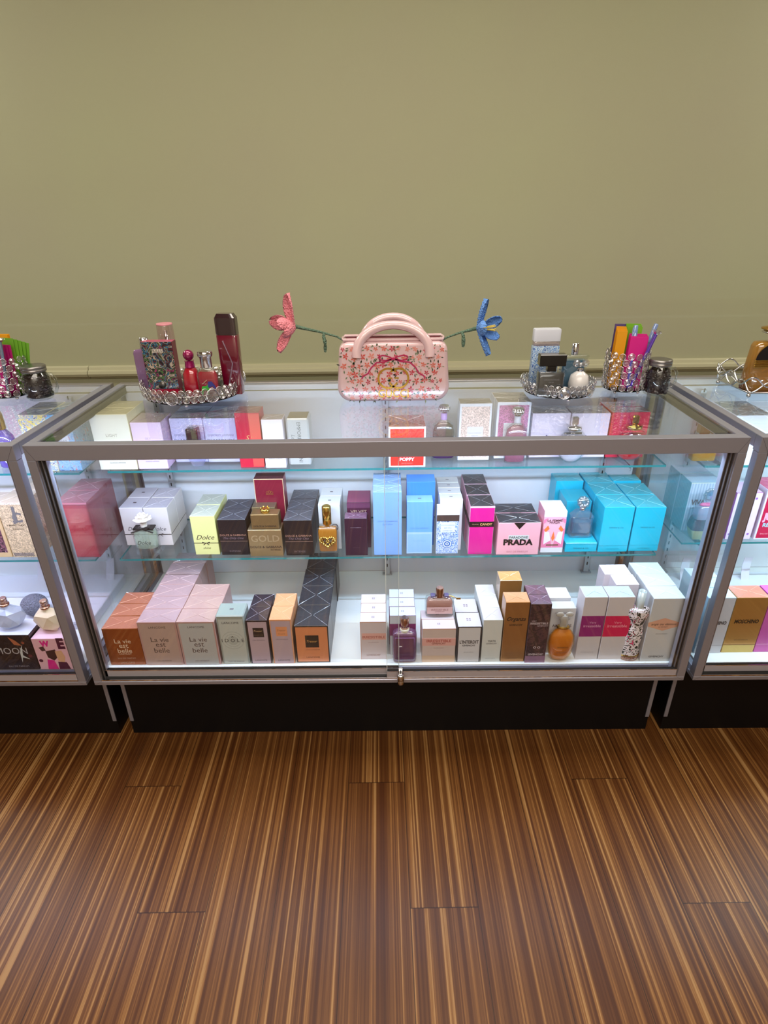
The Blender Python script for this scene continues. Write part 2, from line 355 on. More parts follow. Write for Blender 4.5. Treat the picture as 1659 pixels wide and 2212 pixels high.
# ---------------------------------------------------------------- display cases
def bolted(mb, *a, **k): mb.box(*a, **k)
def display_case(x0, label, doorsplit):
    t = thing('display_case', (x0 + W/2, 0, 0), label, 'display case', 'glass display cases in a line')
    h = W / 2; F = 0.02; zt = 0.929
    def part(name, mb, parent=t): return mb.build(name, parent)
    mb = MB(); mb.box(-h+.01, h-.01, .10, D-.04, 0, ZB-.001, LAM); kb = part('kick_base', mb)
    for sx in (-1, 1):
        mb = MB(); xa = sx*(h-.010); mb.box(min(xa, xa-sx*.011), max(xa, xa-sx*.011), .0965, .0999, .052, ZB-.001, ALU, bev=.0005)
        part('corner_strip', mb, kb)
    mb = MB(); mb.box(-h+F, h-F, .034, D-.03, .297, .315, solid('#e9ebea', 0.35)); part('deck', mb)
    mb = MB(); mb.box(-h, h, .0, .034, ZB, .2955, ALU, bev=.0008)                                  # bottom rail
    mb.box(-h, h, .034, D, ZB, .2965, ALU_D); mb.box(-h+F, h-F, .0305, .034, .2955, .312, ALU, bev=.0003)
    mb.box(-h+F, h-F, .0015, .003, .2955, .300, CHROME); mb.box(-h+F, h-F, .0155, .017, .2955, .3005, CHROME)
    mb.box(-h+F, h-F, .003, .0155, .2955, .2962, RUBBER)
    part('bottom_rail', mb)
    for sx in (-1, 1):
        a, b_ = (-h, -h+F) if sx < 0 else (h-F, h)
        mb = MB(); mb.box(a, b_, 0, .022, .2955, zt, ALU, bev=.0008)
        ix = b_ if sx < 0 else a; d_ = -sx
        for j, (mm, w_) in enumerate(((ALU_D, .0022), (RUBBER, .004), (ALU_D, .0012), (RUBBER, .0045), (ALU, .0015))):  # door channel seen edge-on
            off = [0, .0022, .0062, .0074, .0119][j]; xa = ix + d_*off; xb = ix + d_*(off+w_)
            mb.box(min(xa, xb), max(xa, xb), .004 + .003*(j % 2) + j*.003, .030, .2965, zt, mm)
        part('corner_post', mb)
        mb = MB(); mb.box(a, b_, D-.022, D, .2965, zt+.016, ALU_D, bev=.0008); part('corner_post', mb)
    mb = MB(); mb.box(-h, h, 0, .0245, zt, H, ALU, bev=.001); mb.box(-h+F, h-F, .0245, .0285, zt+.004, H-.0045, RUBBER)
    mb.box(-h+F, h-F, .0285, .0305, zt+.01, H-.003, ALU_D)
    part('front_rail', mb)
    mb = MB(); mb.box(-h+F+.02, h-F-.02, .036, .052, .9245, .9285, LED); part('led_strip', mb)
    for sx in (-1, 1):
        for zz in (ZB+.0005, H-.001):
            s2 = -1 if zz > .5 else 1; mb = MB(); mb.tube([(sx*(h-.0005), -.0001, zz), (sx*(h-F), -.0001, zz+s2*(.034 if zz > .5 else .0115))], .00022, RUBBER, 4); part('mitre_seam', mb)
    for sx in (-1, 1):
        a, b_ = (-h, -h+F) if sx < 0 else (h-F, h); ix = b_ if sx < 0 else a; d_ = -sx
        mb = MB(); mb.box(a, b_, .0245, D-.022, H-.03, H, ALU, bev=.001)
        xa, xb = ix, ix + d_*.005; mb.box(min(xa, xb), max(xa, xb), .0245, D-.022, H-.025, H-.0045, RUBBER)
        part('side_rail', mb)
        mb = MB(); mb.box(a+.003, b_-.003, .022, D-.022, .297, .312, ALU, bev=.0005); part('side_rail', mb)
        mb = MB(); xm = -sx and (a+b_)/2; mb.box(xm-.002, xm+.002, .022, D-.022, .312, H-.03, PANE); part('end_glass', mb)
    mb = MB(); mb.box(-h, h, D-.022, D, H-.022, H, ALU_D, bev=.001); mb.box(-h+F, h-F, D-.028, D-.022, H-.02, H-.006, WHITEP); part('back_rail', mb)
    mb = MB(); mb.box(-h+F+.004, h-F-.004, .029, D-.024, H-.0055, H+.0008, PANE); part('top_glass', mb)
    # white sliding back doors, one overlapping the other
    mb = MB(); mb.box(-h+F, .012, .507, .511, .3155, H-.024, solid('#dfe1e8', 0.45)); part('back_door', mb)
    mb = MB(); mb.box(-.006, h-F, .498, .502, .3155, H-.024, solid('#dcdde4', 0.45)); mb.box(-.006, .002, .4955, .498, .3155, H-.026, ALU_D); part('back_door', mb)
    # glass doors: the right one runs in front of the left one
    for (a, b_, y, hasl) in ((-h+F+.003, .030, .0195, 0), (-.003, h-F-.003, .006, 1)):
        gd = MB(); gd.box(a, b_, y, y+.0045, .318, zt-.001, PANE)
        gd.box(b_-.0012 if not hasl else a, b_ if not hasl else a+.0012, y-.0002, y+.0047, .318, zt-.002, solid('#dfe8e8', .3))
        g = part('glass_door', gd)
        sh = MB(); sh.box(a, b_, y-.0035, y+.008, .2975 if not hasl else .2968, .3195, ALU_L, bev=.0008)
        sh.box(a, b_, y-.0036, y-.0025, .3188, .3206, CHROME); sh.box(a, b_, y-.001, y+.0055, .3195, .3212, RUBBER)
        part('door_shoe', sh, g)
        if hasl:
            lk = MB()
            lk.lathe([(.0001, 0), (.0072, 0), (.0088, .0015), (.0090, .010), (.0082, .011), (.0082, .013), (.0091, .014), (.0091, .030), (.007, .032), (.0001, .032)], CHROME, 24)
            lk.lathe([(.0001, -.0006), (.003, -.0006), (.003, .0005), (.0001, .0005)], RUBBER, 12)
            lk.xf(Matrix.Translation((.0335, -.0155, .295)) @ Matrix.Rotation(math.radians(0), 4, 'X'))
            b0 = len(lk.v); lk.box(.028, .039, -.008, -.0005, .312, .338, CHROME, bev=.001); lk.box(.032, .035, -.0085, -.008, .318, .334, RUBBER)
            part('lock', lk, g)
    # slotted shelf standards with a bracket under each shelf
    for X in (-.672, 0.0, .668):
        st = MB(); st.box(X-.0085, X+.0085, .484, .4945, .315, H-.03, solid('#c3c6ca', 0.35, 0.7), bev=.0008)
        st.box(X-.016, X+.016, .478, .4945, .315, .319, solid('#b9bcc0', 0.35, 0.7))
        z = .345
        while z < .93: st.box(X-.0017, X+.0017, .4832, .484, z, z+.011, RUBBER); z += .0254
        s_ = part('shelf_standard', st)
        for zs, yf in ((.7788, .292), (.5288, .242)):
            br = MB(); vs = []
            for sxx in (-.0012, .0012): vs += [(X+sxx, .4835, zs), (X+sxx, yf+.004, zs), (X+sxx, yf+.004, zs-.007), (X+sxx, .4835, zs-.036)]
            br.add(vs, [(3,2,1,0), (4,5,6,7), (0,1,5,4), (1,2,6,5), (2,3,7,6), (3,0,4,7)], CHROME)
            br.tube([(X-.018, yf+.006, zs-.0028), (X+.018, yf+.006, zs-.0028)], .0024, CHROME, 8)
            br.tube([(X, yf+.006, zs-.003), (X+.002, yf+.001, zs-.008), (X+.001, yf+.002, zs-.014)], .0017, CLEAR, 6)
            part('shelf_bracket', br, s_)
    return t
CASES = [(-W/2, 'middle glass display case, whole in view, with a chrome lock', 0), (XL, 'left glass display case, cut off by the left edge', 0), (XR, 'right glass display case, cut off by the right edge', 0)]
for x0, lb, s_ in CASES: display_case(x0, lb, s_)
def glass_shelf(xa, xb, yf, z, label):
    mb = MB(); mb.box(xa, xb, yf, .482, z-.006, z, EDGE, top=SHELFG)
    mb.mi[0] = mb.mat(SHELFG)
    tag(mb.build('glass_shelf'), label, 'shelf', 'glass shelves inside the display cases')
for x0, nm in ((-W/2, 'middle'), (XL, 'left'), (XR, 'right')):
    e = .05 if x0 == XR else .026
    glass_shelf(x0+e, x0+W-.026, .285 if nm == 'middle' else .2755, .785, 'upper clear glass shelf with teal edge in the %s case' % nm)
    glass_shelf(x0+e, x0+W-(.026 if nm != 'left' else .012+.01), .235 if nm != 'right' else .296, .535, 'lower clear glass shelf with teal edge in the %s case' % nm)

# ---------------------------------------------------------------- cartons
DATA = {
't_cream': [-0.7307, 0.2949, 0.785, 0.1025, 0.0632, 0.1566, 2],
't_pink': [-0.6363, 0.2971, 0.785, 0.0824, 0.0887, 0.1327, 1],
't_lavL': [-0.5451, 0.3452, 0.785, 0.091, 0.0578, 0.1278, 2],
't_lavR': [-0.4536, 0.3424, 0.785, 0.0894, 0.0575, 0.1276, 2],
't_crimson': [-0.3652, 0.2992, 0.785, 0.0657, 0.0632, 0.1547, 1],
't_blush': [-0.2999, 0.294, 0.785, 0.0567, 0.0506, 0.1374, 1],
't_silver': [-0.2352, 0.3087, 0.785, 0.0608, 0.0661, 0.135, 1],
't_poppy': [0.0578, 0.2902, 0.785, 0.1002, 0.1042, 0.1147, 1],
't_beigeglit': [0.2439, 0.3364, 0.785, 0.0875, 0.0528, 0.1616, 1],
't_magglit': [0.3484, 0.3461, 0.785, 0.0916, 0.0502, 0.1613, 2],
't_palA': [0.4531, 0.35, 0.785, 0.1045, 0.0728, 0.128, 1],
't_palB': [0.5596, 0.3467, 0.785, 0.1046, 0.0725, 0.1277, 1],
't_red': [0.6659, 0.3435, 0.785, 0.1042, 0.052, 0.1301, 2],
'm_whL': [-0.7344, 0.3131, 0.535, 0.068, 0.0712, 0.1237, 2],
'm_whR': [-0.6643, 0.3117, 0.535, 0.0693, 0.0711, 0.1236, 2],
'm_yel': [-0.5131, 0.2556, 0.535, 0.0703, 0.0733, 0.1239, 2],
'm_blkL': [-0.4319, 0.2514, 0.535, 0.0801, 0.0675, 0.1143, 2],
'm_gold': [-0.3411, 0.2433, 0.535, 0.0949, 0.0472, 0.0848, 1],
'm_blkR': [-0.2468, 0.2453, 0.535, 0.0791, 0.0689, 0.1132, 3],
'm_white': [-0.1608, 0.28, 0.535, 0.062, 0.058, 0.1436, 2],
'm_purB': [-0.0783, 0.2864, 0.535, 0.0662, 0.0807, 0.1468, 1],
'm_purF': [-0.0852, 0.2421, 0.535, 0.0633, 0.0168, 0.1187, 1],
'm_blue': [0.0031, 0.243, 0.535, 0.0791, 0.0446, 0.1974, 3],
'm_sky': [0.0924, 0.2515, 0.535, 0.0727, 0.0446, 0.1632, 1],
'm_azure': [0.0974, 0.2963, 0.535, 0.0798, 0.0553, 0.2027, 1],
'm_tile': [0.1706, 0.2474, 0.535, 0.0629, 0.0202, 0.1488, 1],
'm_whrow': [0.1806, 0.268, 0.535, 0.0639, 0.0392, 0.1613, 4],
'm_fuch': [0.2637, 0.243, 0.535, 0.0682, 0.075, 0.1513, 3],
'm_rose': [0.3686, 0.2384, 0.535, 0.1188, 0.0617, 0.1018, 2],
'm_flam': [0.4676, 0.2493, 0.535, 0.0629, 0.0702, 0.1316, 1],
'm_turF1': [0.6409, 0.2484, 0.535, 0.0835, 0.09, 0.1415, 3],
'm_turF2': [0.7285, 0.2506, 0.535, 0.0835, 0.0938, 0.1394, 2],
'm_turlow': [0.5514, 0.2502, 0.535, 0.0903, 0.0566, 0.0289, 1],
'm_turC': [0.5588, 0.336, 0.535, 0.0729, 0.0862, 0.1181, 1],
'm_turD': [0.5549, 0.4308, 0.535, 0.083, 0.0895, 0.1406, 1],
'm_turE': [0.7313, 0.4457, 0.535, 0.0842, 0.0835, 0.1444, 1],
'm_ruby': [-0.3364, 0.3412, 0.535, 0.0851, 0.0474, 0.1979, 1],
'm_goldback': [-0.3517, 0.3081, 0.535, 0.0674, 0.0618, 0.1233, 1],
'b_cop': [-0.706, 0.0441, 0.315, 0.0966, 0.0565, 0.1221, 3],
'b_pink': [-0.6053, 0.0429, 0.315, 0.1034, 0.0594, 0.143, 6],
'b_grey': [-0.5021, 0.0416, 0.315, 0.1006, 0.0593, 0.1443, 3],
'b_sage': [-0.411, 0.0441, 0.315, 0.0746, 0.0596, 0.1607, 1],
'b_plum': [-0.3427, 0.0451, 0.315, 0.0575, 0.0601, 0.1444, 2],
'b_peach': [-0.2805, 0.0443, 0.315, 0.0581, 0.0602, 0.1473, 2],
'b_onyx': [-0.2015, 0.047, 0.315, 0.0909, 0.094, 0.1234, 4],
'b_slim': [-0.0385, 0.058, 0.315, 0.0697, 0.0426, 0.1268, 3],
'b_band': [0.041, 0.0759, 0.315, 0.0714, 0.042, 0.132, 3],
'b_irr': [0.1364, 0.0445, 0.315, 0.089, 0.0416, 0.1126, 2],
'b_ink': [0.2166, 0.0435, 0.315, 0.0638, 0.0635, 0.1185, 2],
'b_ysa': [0.2766, 0.0446, 0.315, 0.0519, 0.0552, 0.1395, 3],
'b_bronze': [0.336, 0.0438, 0.315, 0.0631, 0.0476, 0.1951, 1],
'b_bronzeB': [0.336, 0.1395, 0.315, 0.0613, 0.0485, 0.1983, 1],
'b_dark': [0.3954, 0.0393, 0.315, 0.0548, 0.0442, 0.1919, 2],
'b_amar': [0.4684, 0.0779, 0.315, 0.0661, 0.0334, 0.1499, 1],
'b_amarB': [0.4689, 0.1213, 0.315, 0.0589, 0.0509, 0.1535, 1],
'b_purp': [0.5376, 0.0505, 0.315, 0.0606, 0.0525, 0.204, 1],
'b_cher': [0.6032, 0.0497, 0.315, 0.068, 0.0524, 0.2039, 1],
'b_whA': [0.6367, 0.105, 0.315, 0.0623, 0.0514, 0.2046, 1],
'b_whB': [0.6264, 0.152, 0.315, 0.0727, 0.0495, 0.2078, 1],
'b_hex': [0.7201, 0.0407, 0.315, 0.0818, 0.0585, 0.2046, 3],
'b_redst': [0.6771, 0.0791, 0.315, 0.0253, 0.0202, 0.0997, 1],
'l_flo': [-0.928, 0.2859, 0.785, 0.0722, 0.0607, 0.1605, 2],
'l_blu': [-0.8616, 0.2905, 0.785, 0.0645, 0.0608, 0.1583, 2],
'l_want': [-1.0322, 0.2502, 0.535, 0.0783, 0.0905, 0.1737, 2],
'l_drk': [-1.12, 0.2519, 0.535, 0.092, 0.0984, 0.1626, 1],
'l_red': [-0.8646, 0.247, 0.535, 0.09, 0.0848, 0.1734, 2],
'l_moon': [-1.0076, 0.0296, 0.315, 0.1356, 0.0678, 0.1156, 1],
'l_we': [-0.8924, 0.0281, 0.315, 0.0897, 0.0581, 0.1042, 1],
'r_wh': [0.9584, 0.277, 0.785, 0.0942, 0.0662, 0.1387, 2],
'r_str': [0.9346, 0.3687, 0.535, 0.0939, 0.0719, 0.1581, 2],
'r_pnk': [1.0291, 0.3127, 0.535, 0.075, 0.0796, 0.1505, 1],
'r_red': [1.1241, 0.3107, 0.535, 0.0989, 0.0902, 0.1604, 1],
'r_gold': [0.9577, 0.0734, 0.315, 0.088, 0.0591, 0.1808, 1],
'r_sil': [0.8744, 0.0707, 0.315, 0.0735, 0.0492, 0.1832, 3],
'r_mag': [1.0463, 0.0742, 0.315, 0.086, 0.0576, 0.1818, 1],
'bt_dia': [-0.5199, 0.3003, 0.785, 0.0637, 0.1104],
'bt_brown': [0.161, 0.3483, 0.785, 0.0625, 0.15],
'bt_pink': [0.3534, 0.3014, 0.785, 0.0609, 0.1544],
'bt_white': [0.509, 0.2968, 0.785, 0.0834, 0.1276],
'bt_redr': [0.6722, 0.3088, 0.785, 0.0915, 0.1269],
'bm_flower': [-0.6863, 0.2487, 0.535, 0.069, 0.1323],
'bm_heart': [-0.1651, 0.236, 0.535, 0.0591, 0.154],
'bm_clear': [0.5559, 0.2767, 0.5639, 0.0663, 0.121],
'bb_purple': [0.0453, 0.042, 0.315, 0.064, 0.141],
'bb_amber': [0.4646, 0.0366, 0.315, 0.0724, 0.1597],
'bb_floral': [0.6544, 0.0416, 0.315, 0.0475, 0.2189],
'lt_purp': [-1.0446, 0.3122, 0.785, 0.0566, 0.1548],
'lm_red': [-0.8696, 0.2625, 0.535, 0.0535, 0.0878],
'rt_gold': [0.8546, 0.2768, 0.785, 0.0748, 0.1312],
'rm_cup': [0.9272, 0.3093, 0.535, 0.0746, 0.1633],
'tt_tall': [-0.4028, 0.3421, 0.978, 0.0543, 0.2054],
'tt_tatoo': [-0.5886, 0.3503, 0.978, 0.0819, 0.138],
'tt_box': [-0.63, 0.3798, 0.978, 0.0631, 0.1424],
'tt_spray': [-0.588, 0.4064, 0.978, 0.0461, 0.1702],
'tt_ball': [-0.5051, 0.3112, 0.978, 0.0461, 0.1216],
'tt_pony': [-0.4561, 0.3005, 0.978, 0.0542, 0.1209],
'tr_lid': [0.4268, 0.3788, 0.978, 0.0702, 0.151],
'tr_blk': [0.4212, 0.2798, 0.978, 0.0663, 0.1067],
'tr_blue': [0.4892, 0.3116, 0.978, 0.0651, 0.1245],
'tr_wht': [0.4983, 0.285, 0.978, 0.0522, 0.0886],
't_jar': [0.7209, 0.3135, 0.966, 0.0556, 0.0916],
't_jarL': [-0.9346, 0.3364, 0.966, 0.0644, 0.0898],
't_cup': [0.6419, 0.3193, 0.974, 0.1139, 0.1159],
't_cupL': [-1.0266, 0.3301, 0.974, 0.1231, 0.1198],
't_bag': [0.0219, 0.2919, 0.966, 0.288, 0.1538],
't_big': [0.955, 0.2621, 0.986, 0.1165, 0.1664],
}
ORD = ['front one', 'second back', 'third back', 'fourth back', 'fifth back', 'rearmost']
def copy_thing(o, loc):
    c = o.copy(); COL.objects.link(c); c.location = loc
    for ch in o.children:
        k = ch.copy(); COL.objects.link(k); k.parent = c
    return c
def top_folds(w, d, h, col, tm):
    """crossed folds of the clear wrapping on the lid: two raised flaps and a thin crease along each diagonal"""
    mb = MB(); mm = tm; cr = solid(col, 0.2, 0, 1.0)
    for sx in (-1, 1):
        a, b, c = (sx*w*.47, -d*.45, h+.0002), (sx*w*.47, d*.45, h+.0002), (sx*w*.02, 0, h+.0009)
        mb.add([a, b, c], [(0,1,2) if sx > 0 else (1,0,2)], mm)
    for ax, ay in ((-1,-1), (1,-1), (1,1), (-1,1)):
        p = Vector((ax*w*.485, ay*d*.485, 0)); q = Vector((ax*w*.03, ay*d*.02, 0)); n = Vector((-(q-p).y, (q-p).x, 0)).normalized()*.00042
        vs = [p-n, p+n, q+n+Vector((0,0,.0007)), q-n+Vector((0,0,.0007)), p+Vector((0,0,.0005)), q+Vector((0,0,.0013))]
        vs = [(v.x, v.y, v.z+h+.0002) for v in vs]
        mb.add(vs, [(0,4,1), (1,4,5,2), (0,3,5,4), (2,5,3)], cr)
    return mb
def carton(key, desc, body='#e8e6ea', top=None, side=None, front=None, els=(), tops='x', mk=card, cat='carton', group=None, bev=.0009, foldcol=None, place=None):
    X, Y, Z, w, d, h, n = DATA[key]; w -= .0008; d2 = d-.0012
    fm = front if front is not None and not isinstance(front, str) else mk(front or body)
    sm = side if side is not None and not isinstance(side, str) else mk(side or body)
    tm = top if top is not None and not isinstance(top, str) else (wraptop(top or body) if tops == 'x' else mk(top or body))  # many lid colours are darkened to paint in the ceiling's reflection
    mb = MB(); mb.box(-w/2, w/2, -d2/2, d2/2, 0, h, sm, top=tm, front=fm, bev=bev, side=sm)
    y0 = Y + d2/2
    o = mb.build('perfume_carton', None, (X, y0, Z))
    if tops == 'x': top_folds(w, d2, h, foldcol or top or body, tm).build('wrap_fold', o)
    elif tops == 'logo':
        q = MB(); q.add([(a*w*.07, b*d2*.05, h+.0002) for a, b in ((-1,-1), (1,-1), (1,1), (-1,1))], [(0,1,2,3)], solid('#5a5058')); q.build('lid_emblem', o)
    elif tops == 'seal':
        q = MB(); s_ = min(w, d2)*.1
        for a in (-1, 1):
            for b in (-1, 1): q.add([((a*.55+i*.38)*s_, (b*.55+j*.38)*s_, h+.0003) for i, j in ((-1,-1), (1,-1), (1,1), (-1,1))], [(0,1,2,3)], solid('#8d7f88'))
        q.build('lid_emblem', o)
    pr, tx = MB(), MB(); L = 0
    for e in els:
        L += 1; yy = -d2/2 - .00025 - .00006*L
        if e[0] == 'r':
            _, u0, v0, u1, v1, c = e; cc = c if not isinstance(c, str) else mk(c)
            pr.flat([((u0-.5)*w, v0*h), ((u1-.5)*w, v0*h), ((u1-.5)*w, v1*h), ((u0-.5)*w, v1*h)], yy, cc)
        elif e[0] == 'p': pr.flat([((u-.5)*w, v*h) for u, v in e[1]], yy, e[2] if not isinstance(e[2], str) else mk(e[2]))
        elif e[0] == 'c':
            _, u, v, ru, c = e; pr.flat([((u-.5)*w + ru*w*math.cos(a*PI/12), v*h + ru*w*math.sin(a*PI/12)) for a in range(24)], yy, c if not isinstance(c, str) else mk(c))
        elif e[0] == 't':
            _, s_, u, v, wd, c = e[:6]; kw = e[6] if len(e) > 6 else {}
            put_text(tx, s_, (u-.5)*w, v*h, wd*w, yy, c if not isinstance(c, str) else solid(c, .4), **kw)
        elif e[0] == 'bow':
            _, u, v, c = e; cx, cz = (u-.5)*w, v*h; s_ = w*.11
            pr.box(-w/2-.0003, w/2+.0003, -d2/2-.0006, d2/2, cz-.0008, cz+.0008, solid(c))
            for sg in (-1, 1):
                pr.flat([(cx, cz), (cx+sg*s_*1.3, cz+s_*.55), (cx+sg*s_*1.5, cz+s_*.1), (cx+sg*s_*.9, cz-s_*.1)], yy-.0005, solid(c))
                pr.flat([(cx, cz), (cx+sg*s_*.9, cz-s_*.9), (cx+sg*s_*1.2, cz-s_*.75), (cx+sg*s_*.2, cz+s_*.05)], yy-.0005, solid(c))
        elif e[0] == 'band':
            _, v0, v1, c = e; cc = c if not isinstance(c, str) else mk(c); q = .0004
            pr.box(-w/2-q, w/2+q, -d2/2-q, d2/2+q, v0*h, v1*h, cc)
    if pr.v: pr.build('printed_panel', o)
    if tx.v: tx.build('lettering', o)
    pl = place or ''
    lab = lambda i: desc if n == 1 else '%s, %s' % (desc, (ORD[i] if i < n-1 or n < 3 else 'rearmost') if n > 1 else '')
    tag(o, lab(0), cat, group)
    if n > 1: o['group'] = group or desc.replace(',', '') + ' row'
    for i in range(1, n):
        jx = random.uniform(-.0012, .0012)
        c = copy_thing(o, (X+jx, y0+i*d, Z)); c['label'] = lab(i)
        c.rotation_euler[2] = random.uniform(-.008, .008)
    return o
T_ = lambda s, u, v, w, c='#4a4650', **k: ('t', s, u, v, w, c, k)
# --- upper shelf, middle case
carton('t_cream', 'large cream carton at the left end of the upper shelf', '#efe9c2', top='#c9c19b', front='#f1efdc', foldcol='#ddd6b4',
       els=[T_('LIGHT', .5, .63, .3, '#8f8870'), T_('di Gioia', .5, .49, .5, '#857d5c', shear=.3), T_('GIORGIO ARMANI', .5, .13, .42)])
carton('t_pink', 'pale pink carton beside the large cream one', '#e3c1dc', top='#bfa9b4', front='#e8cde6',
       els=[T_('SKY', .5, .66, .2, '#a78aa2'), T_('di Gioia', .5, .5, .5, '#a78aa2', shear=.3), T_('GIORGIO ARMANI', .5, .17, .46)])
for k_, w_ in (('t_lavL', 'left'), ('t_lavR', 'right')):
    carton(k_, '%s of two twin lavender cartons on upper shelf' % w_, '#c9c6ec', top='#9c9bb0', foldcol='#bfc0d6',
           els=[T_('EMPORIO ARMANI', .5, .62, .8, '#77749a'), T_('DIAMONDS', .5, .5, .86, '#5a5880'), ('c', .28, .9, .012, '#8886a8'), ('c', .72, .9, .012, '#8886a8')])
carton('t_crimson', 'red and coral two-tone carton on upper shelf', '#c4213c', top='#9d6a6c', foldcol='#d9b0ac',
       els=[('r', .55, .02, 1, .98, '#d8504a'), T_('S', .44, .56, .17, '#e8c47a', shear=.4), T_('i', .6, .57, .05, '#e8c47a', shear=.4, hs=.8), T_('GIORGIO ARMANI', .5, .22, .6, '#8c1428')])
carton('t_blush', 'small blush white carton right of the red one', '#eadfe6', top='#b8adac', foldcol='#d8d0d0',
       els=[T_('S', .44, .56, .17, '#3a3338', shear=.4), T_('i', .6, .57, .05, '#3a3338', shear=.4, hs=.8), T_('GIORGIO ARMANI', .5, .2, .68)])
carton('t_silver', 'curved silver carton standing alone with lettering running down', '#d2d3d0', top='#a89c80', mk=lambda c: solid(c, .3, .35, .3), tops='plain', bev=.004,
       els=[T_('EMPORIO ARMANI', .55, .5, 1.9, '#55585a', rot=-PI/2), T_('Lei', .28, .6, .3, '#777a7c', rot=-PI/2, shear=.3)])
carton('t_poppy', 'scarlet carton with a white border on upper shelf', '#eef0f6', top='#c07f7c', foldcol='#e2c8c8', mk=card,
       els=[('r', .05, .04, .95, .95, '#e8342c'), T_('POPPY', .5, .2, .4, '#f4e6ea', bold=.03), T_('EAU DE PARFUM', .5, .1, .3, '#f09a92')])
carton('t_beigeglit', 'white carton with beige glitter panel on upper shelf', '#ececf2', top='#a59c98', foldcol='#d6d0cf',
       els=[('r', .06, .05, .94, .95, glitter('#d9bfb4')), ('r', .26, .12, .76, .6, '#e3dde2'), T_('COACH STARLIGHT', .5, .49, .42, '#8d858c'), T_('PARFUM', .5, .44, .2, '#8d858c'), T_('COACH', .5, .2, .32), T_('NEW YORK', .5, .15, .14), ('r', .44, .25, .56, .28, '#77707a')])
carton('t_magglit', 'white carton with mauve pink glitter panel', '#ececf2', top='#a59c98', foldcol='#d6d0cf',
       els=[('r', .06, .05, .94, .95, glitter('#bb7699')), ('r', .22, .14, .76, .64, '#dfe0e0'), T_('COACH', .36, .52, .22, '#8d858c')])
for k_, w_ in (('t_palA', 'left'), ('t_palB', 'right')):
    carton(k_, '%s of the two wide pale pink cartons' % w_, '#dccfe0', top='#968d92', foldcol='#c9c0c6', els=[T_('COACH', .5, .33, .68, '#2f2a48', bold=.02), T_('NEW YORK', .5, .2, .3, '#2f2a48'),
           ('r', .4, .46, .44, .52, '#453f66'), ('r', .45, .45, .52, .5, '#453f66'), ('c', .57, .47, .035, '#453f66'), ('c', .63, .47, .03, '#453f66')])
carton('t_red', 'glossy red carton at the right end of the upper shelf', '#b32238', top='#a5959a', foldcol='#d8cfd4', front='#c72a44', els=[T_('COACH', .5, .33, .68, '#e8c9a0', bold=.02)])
# --- lower shelf, middle case
for k_, w_ in (('m_whL', 'left'), ('m_whR', 'right')):
    carton(k_, 'white square carton with black ribbon, %s column' % w_, '#e4dde0', top='#cfc9d4', tops='x' if k_ == 'm_whR' else 'logo', foldcol='#dedae2',
           els=[T_('Dolce', .5, .45, .62, '#2a2428', shear=.35), ('bow', .5, .3, '#1b181a')])
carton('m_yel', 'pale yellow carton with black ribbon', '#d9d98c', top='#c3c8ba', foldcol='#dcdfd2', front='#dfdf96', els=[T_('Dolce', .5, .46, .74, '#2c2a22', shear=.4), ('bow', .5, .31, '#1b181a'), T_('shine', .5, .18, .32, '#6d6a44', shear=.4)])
for k_, w_ in (('m_blkL', 'left of the gold cartons'), ('m_blkR', 'right of the gold cartons')):
    carton(k_, 'black carton with rose gold lettering, %s' % w_, '#151216', top='#4a4b54', foldcol='#8a8d97', els=[T_('DOLCE & GABBANA', .5, .57, .93, '#b08470'), T_('The Only One', .5, .48, .72, '#7c6a74', shear=.4),
           ('r', 0, .4, 1, .408, '#a98878'), T_('INTENSE', .5, .12, .4, '#6b5d62')])
carton('m_gold', 'shiny pale gold carton under the square gold bottle', '#a88b62', top='#8f7d60', mk=foil, tops='plain', els=[T_('GOLD', .5, .68, .85, foil('#c7ac84'), bold=.01), T_('DOLCE & GABBANA', .5, .36, .95, '#3f3027', bold=.015), T_('INTENSE', .78, .25, .3, '#3f3027')])
carton('m_goldback', 'gold carton behind the square gold bottle', '#a48f68', top='#8a7d66', mk=foil, tops='plain')
carton('m_ruby', 'tall ruby red carton with gold edges and crown', '#7d1630', top='#51202f', tops='plain', els=[('r', 0, 0, .022, 1, '#d6b48e'), ('r', .978, 0, 1, 1, '#d6b48e'), ('r', 0, .985, 1, 1, '#e2c8a0'),
       ('c', .42, .78, .045, GOLDP), ('c', .58, .78, .045, GOLDP), ('c', .5, .79, .05, GOLDP), ('c', .42, .78, .033, '#7d1630'), ('c', .58, .78, .033, '#7d1630'), ('c', .5, .79, .037, '#7d1630'), ('r', .37, .75, .63, .757, GOLDP)])
carton('m_white', 'white carton behind the gold heart bottle', '#dde0e4', top='#cfd0d2', tops='logo', els=[('c', .72, .5, .17, '#54343a'), ('c', .72, .5, .13, '#dde0e4'), ('c', .72, .5, .09, '#7c5a4c')])
carton('m_purB', 'taller glossy plum carton behind the shorter plum one', '#4b1a38', top='#7a2a50', tops='plain', els=[('r', 0, .88, 1, .99, '#6b3a58'), T_('VELVET', .5, .8, .7, '#b7a08a', bold=.01), T_('DOLCE & GABBANA', .5, .75, .8, '#9a8278')])
DATA['m_purF'][4] = .0395
carton('m_purF', 'shorter dark plum carton at the shelf front', '#301528', top='#6a4a62', foldcol='#8f7488', els=[T_('DOLCE & GABBANA', .5, .76, .48, '#a08c9c'), T_('EAU DE PARFUM', .5, .22, .3, '#5e4456')])
carton('m_blue', 'tallest light blue carton under the glass door edge', '#7fa9e3', top='#8fb2e4', foldcol='#b5cdf0', els=[T_('DOLCE & GABBANA', .5, .55, .7, '#5f87c0'), T_('light blue', .5, .5, .36, '#5f87c0', shear=.4)])
carton('m_azure', 'deep azure blue carton behind the sky blue one', '#3f82d8', top='#4f90dd', tops='plain')
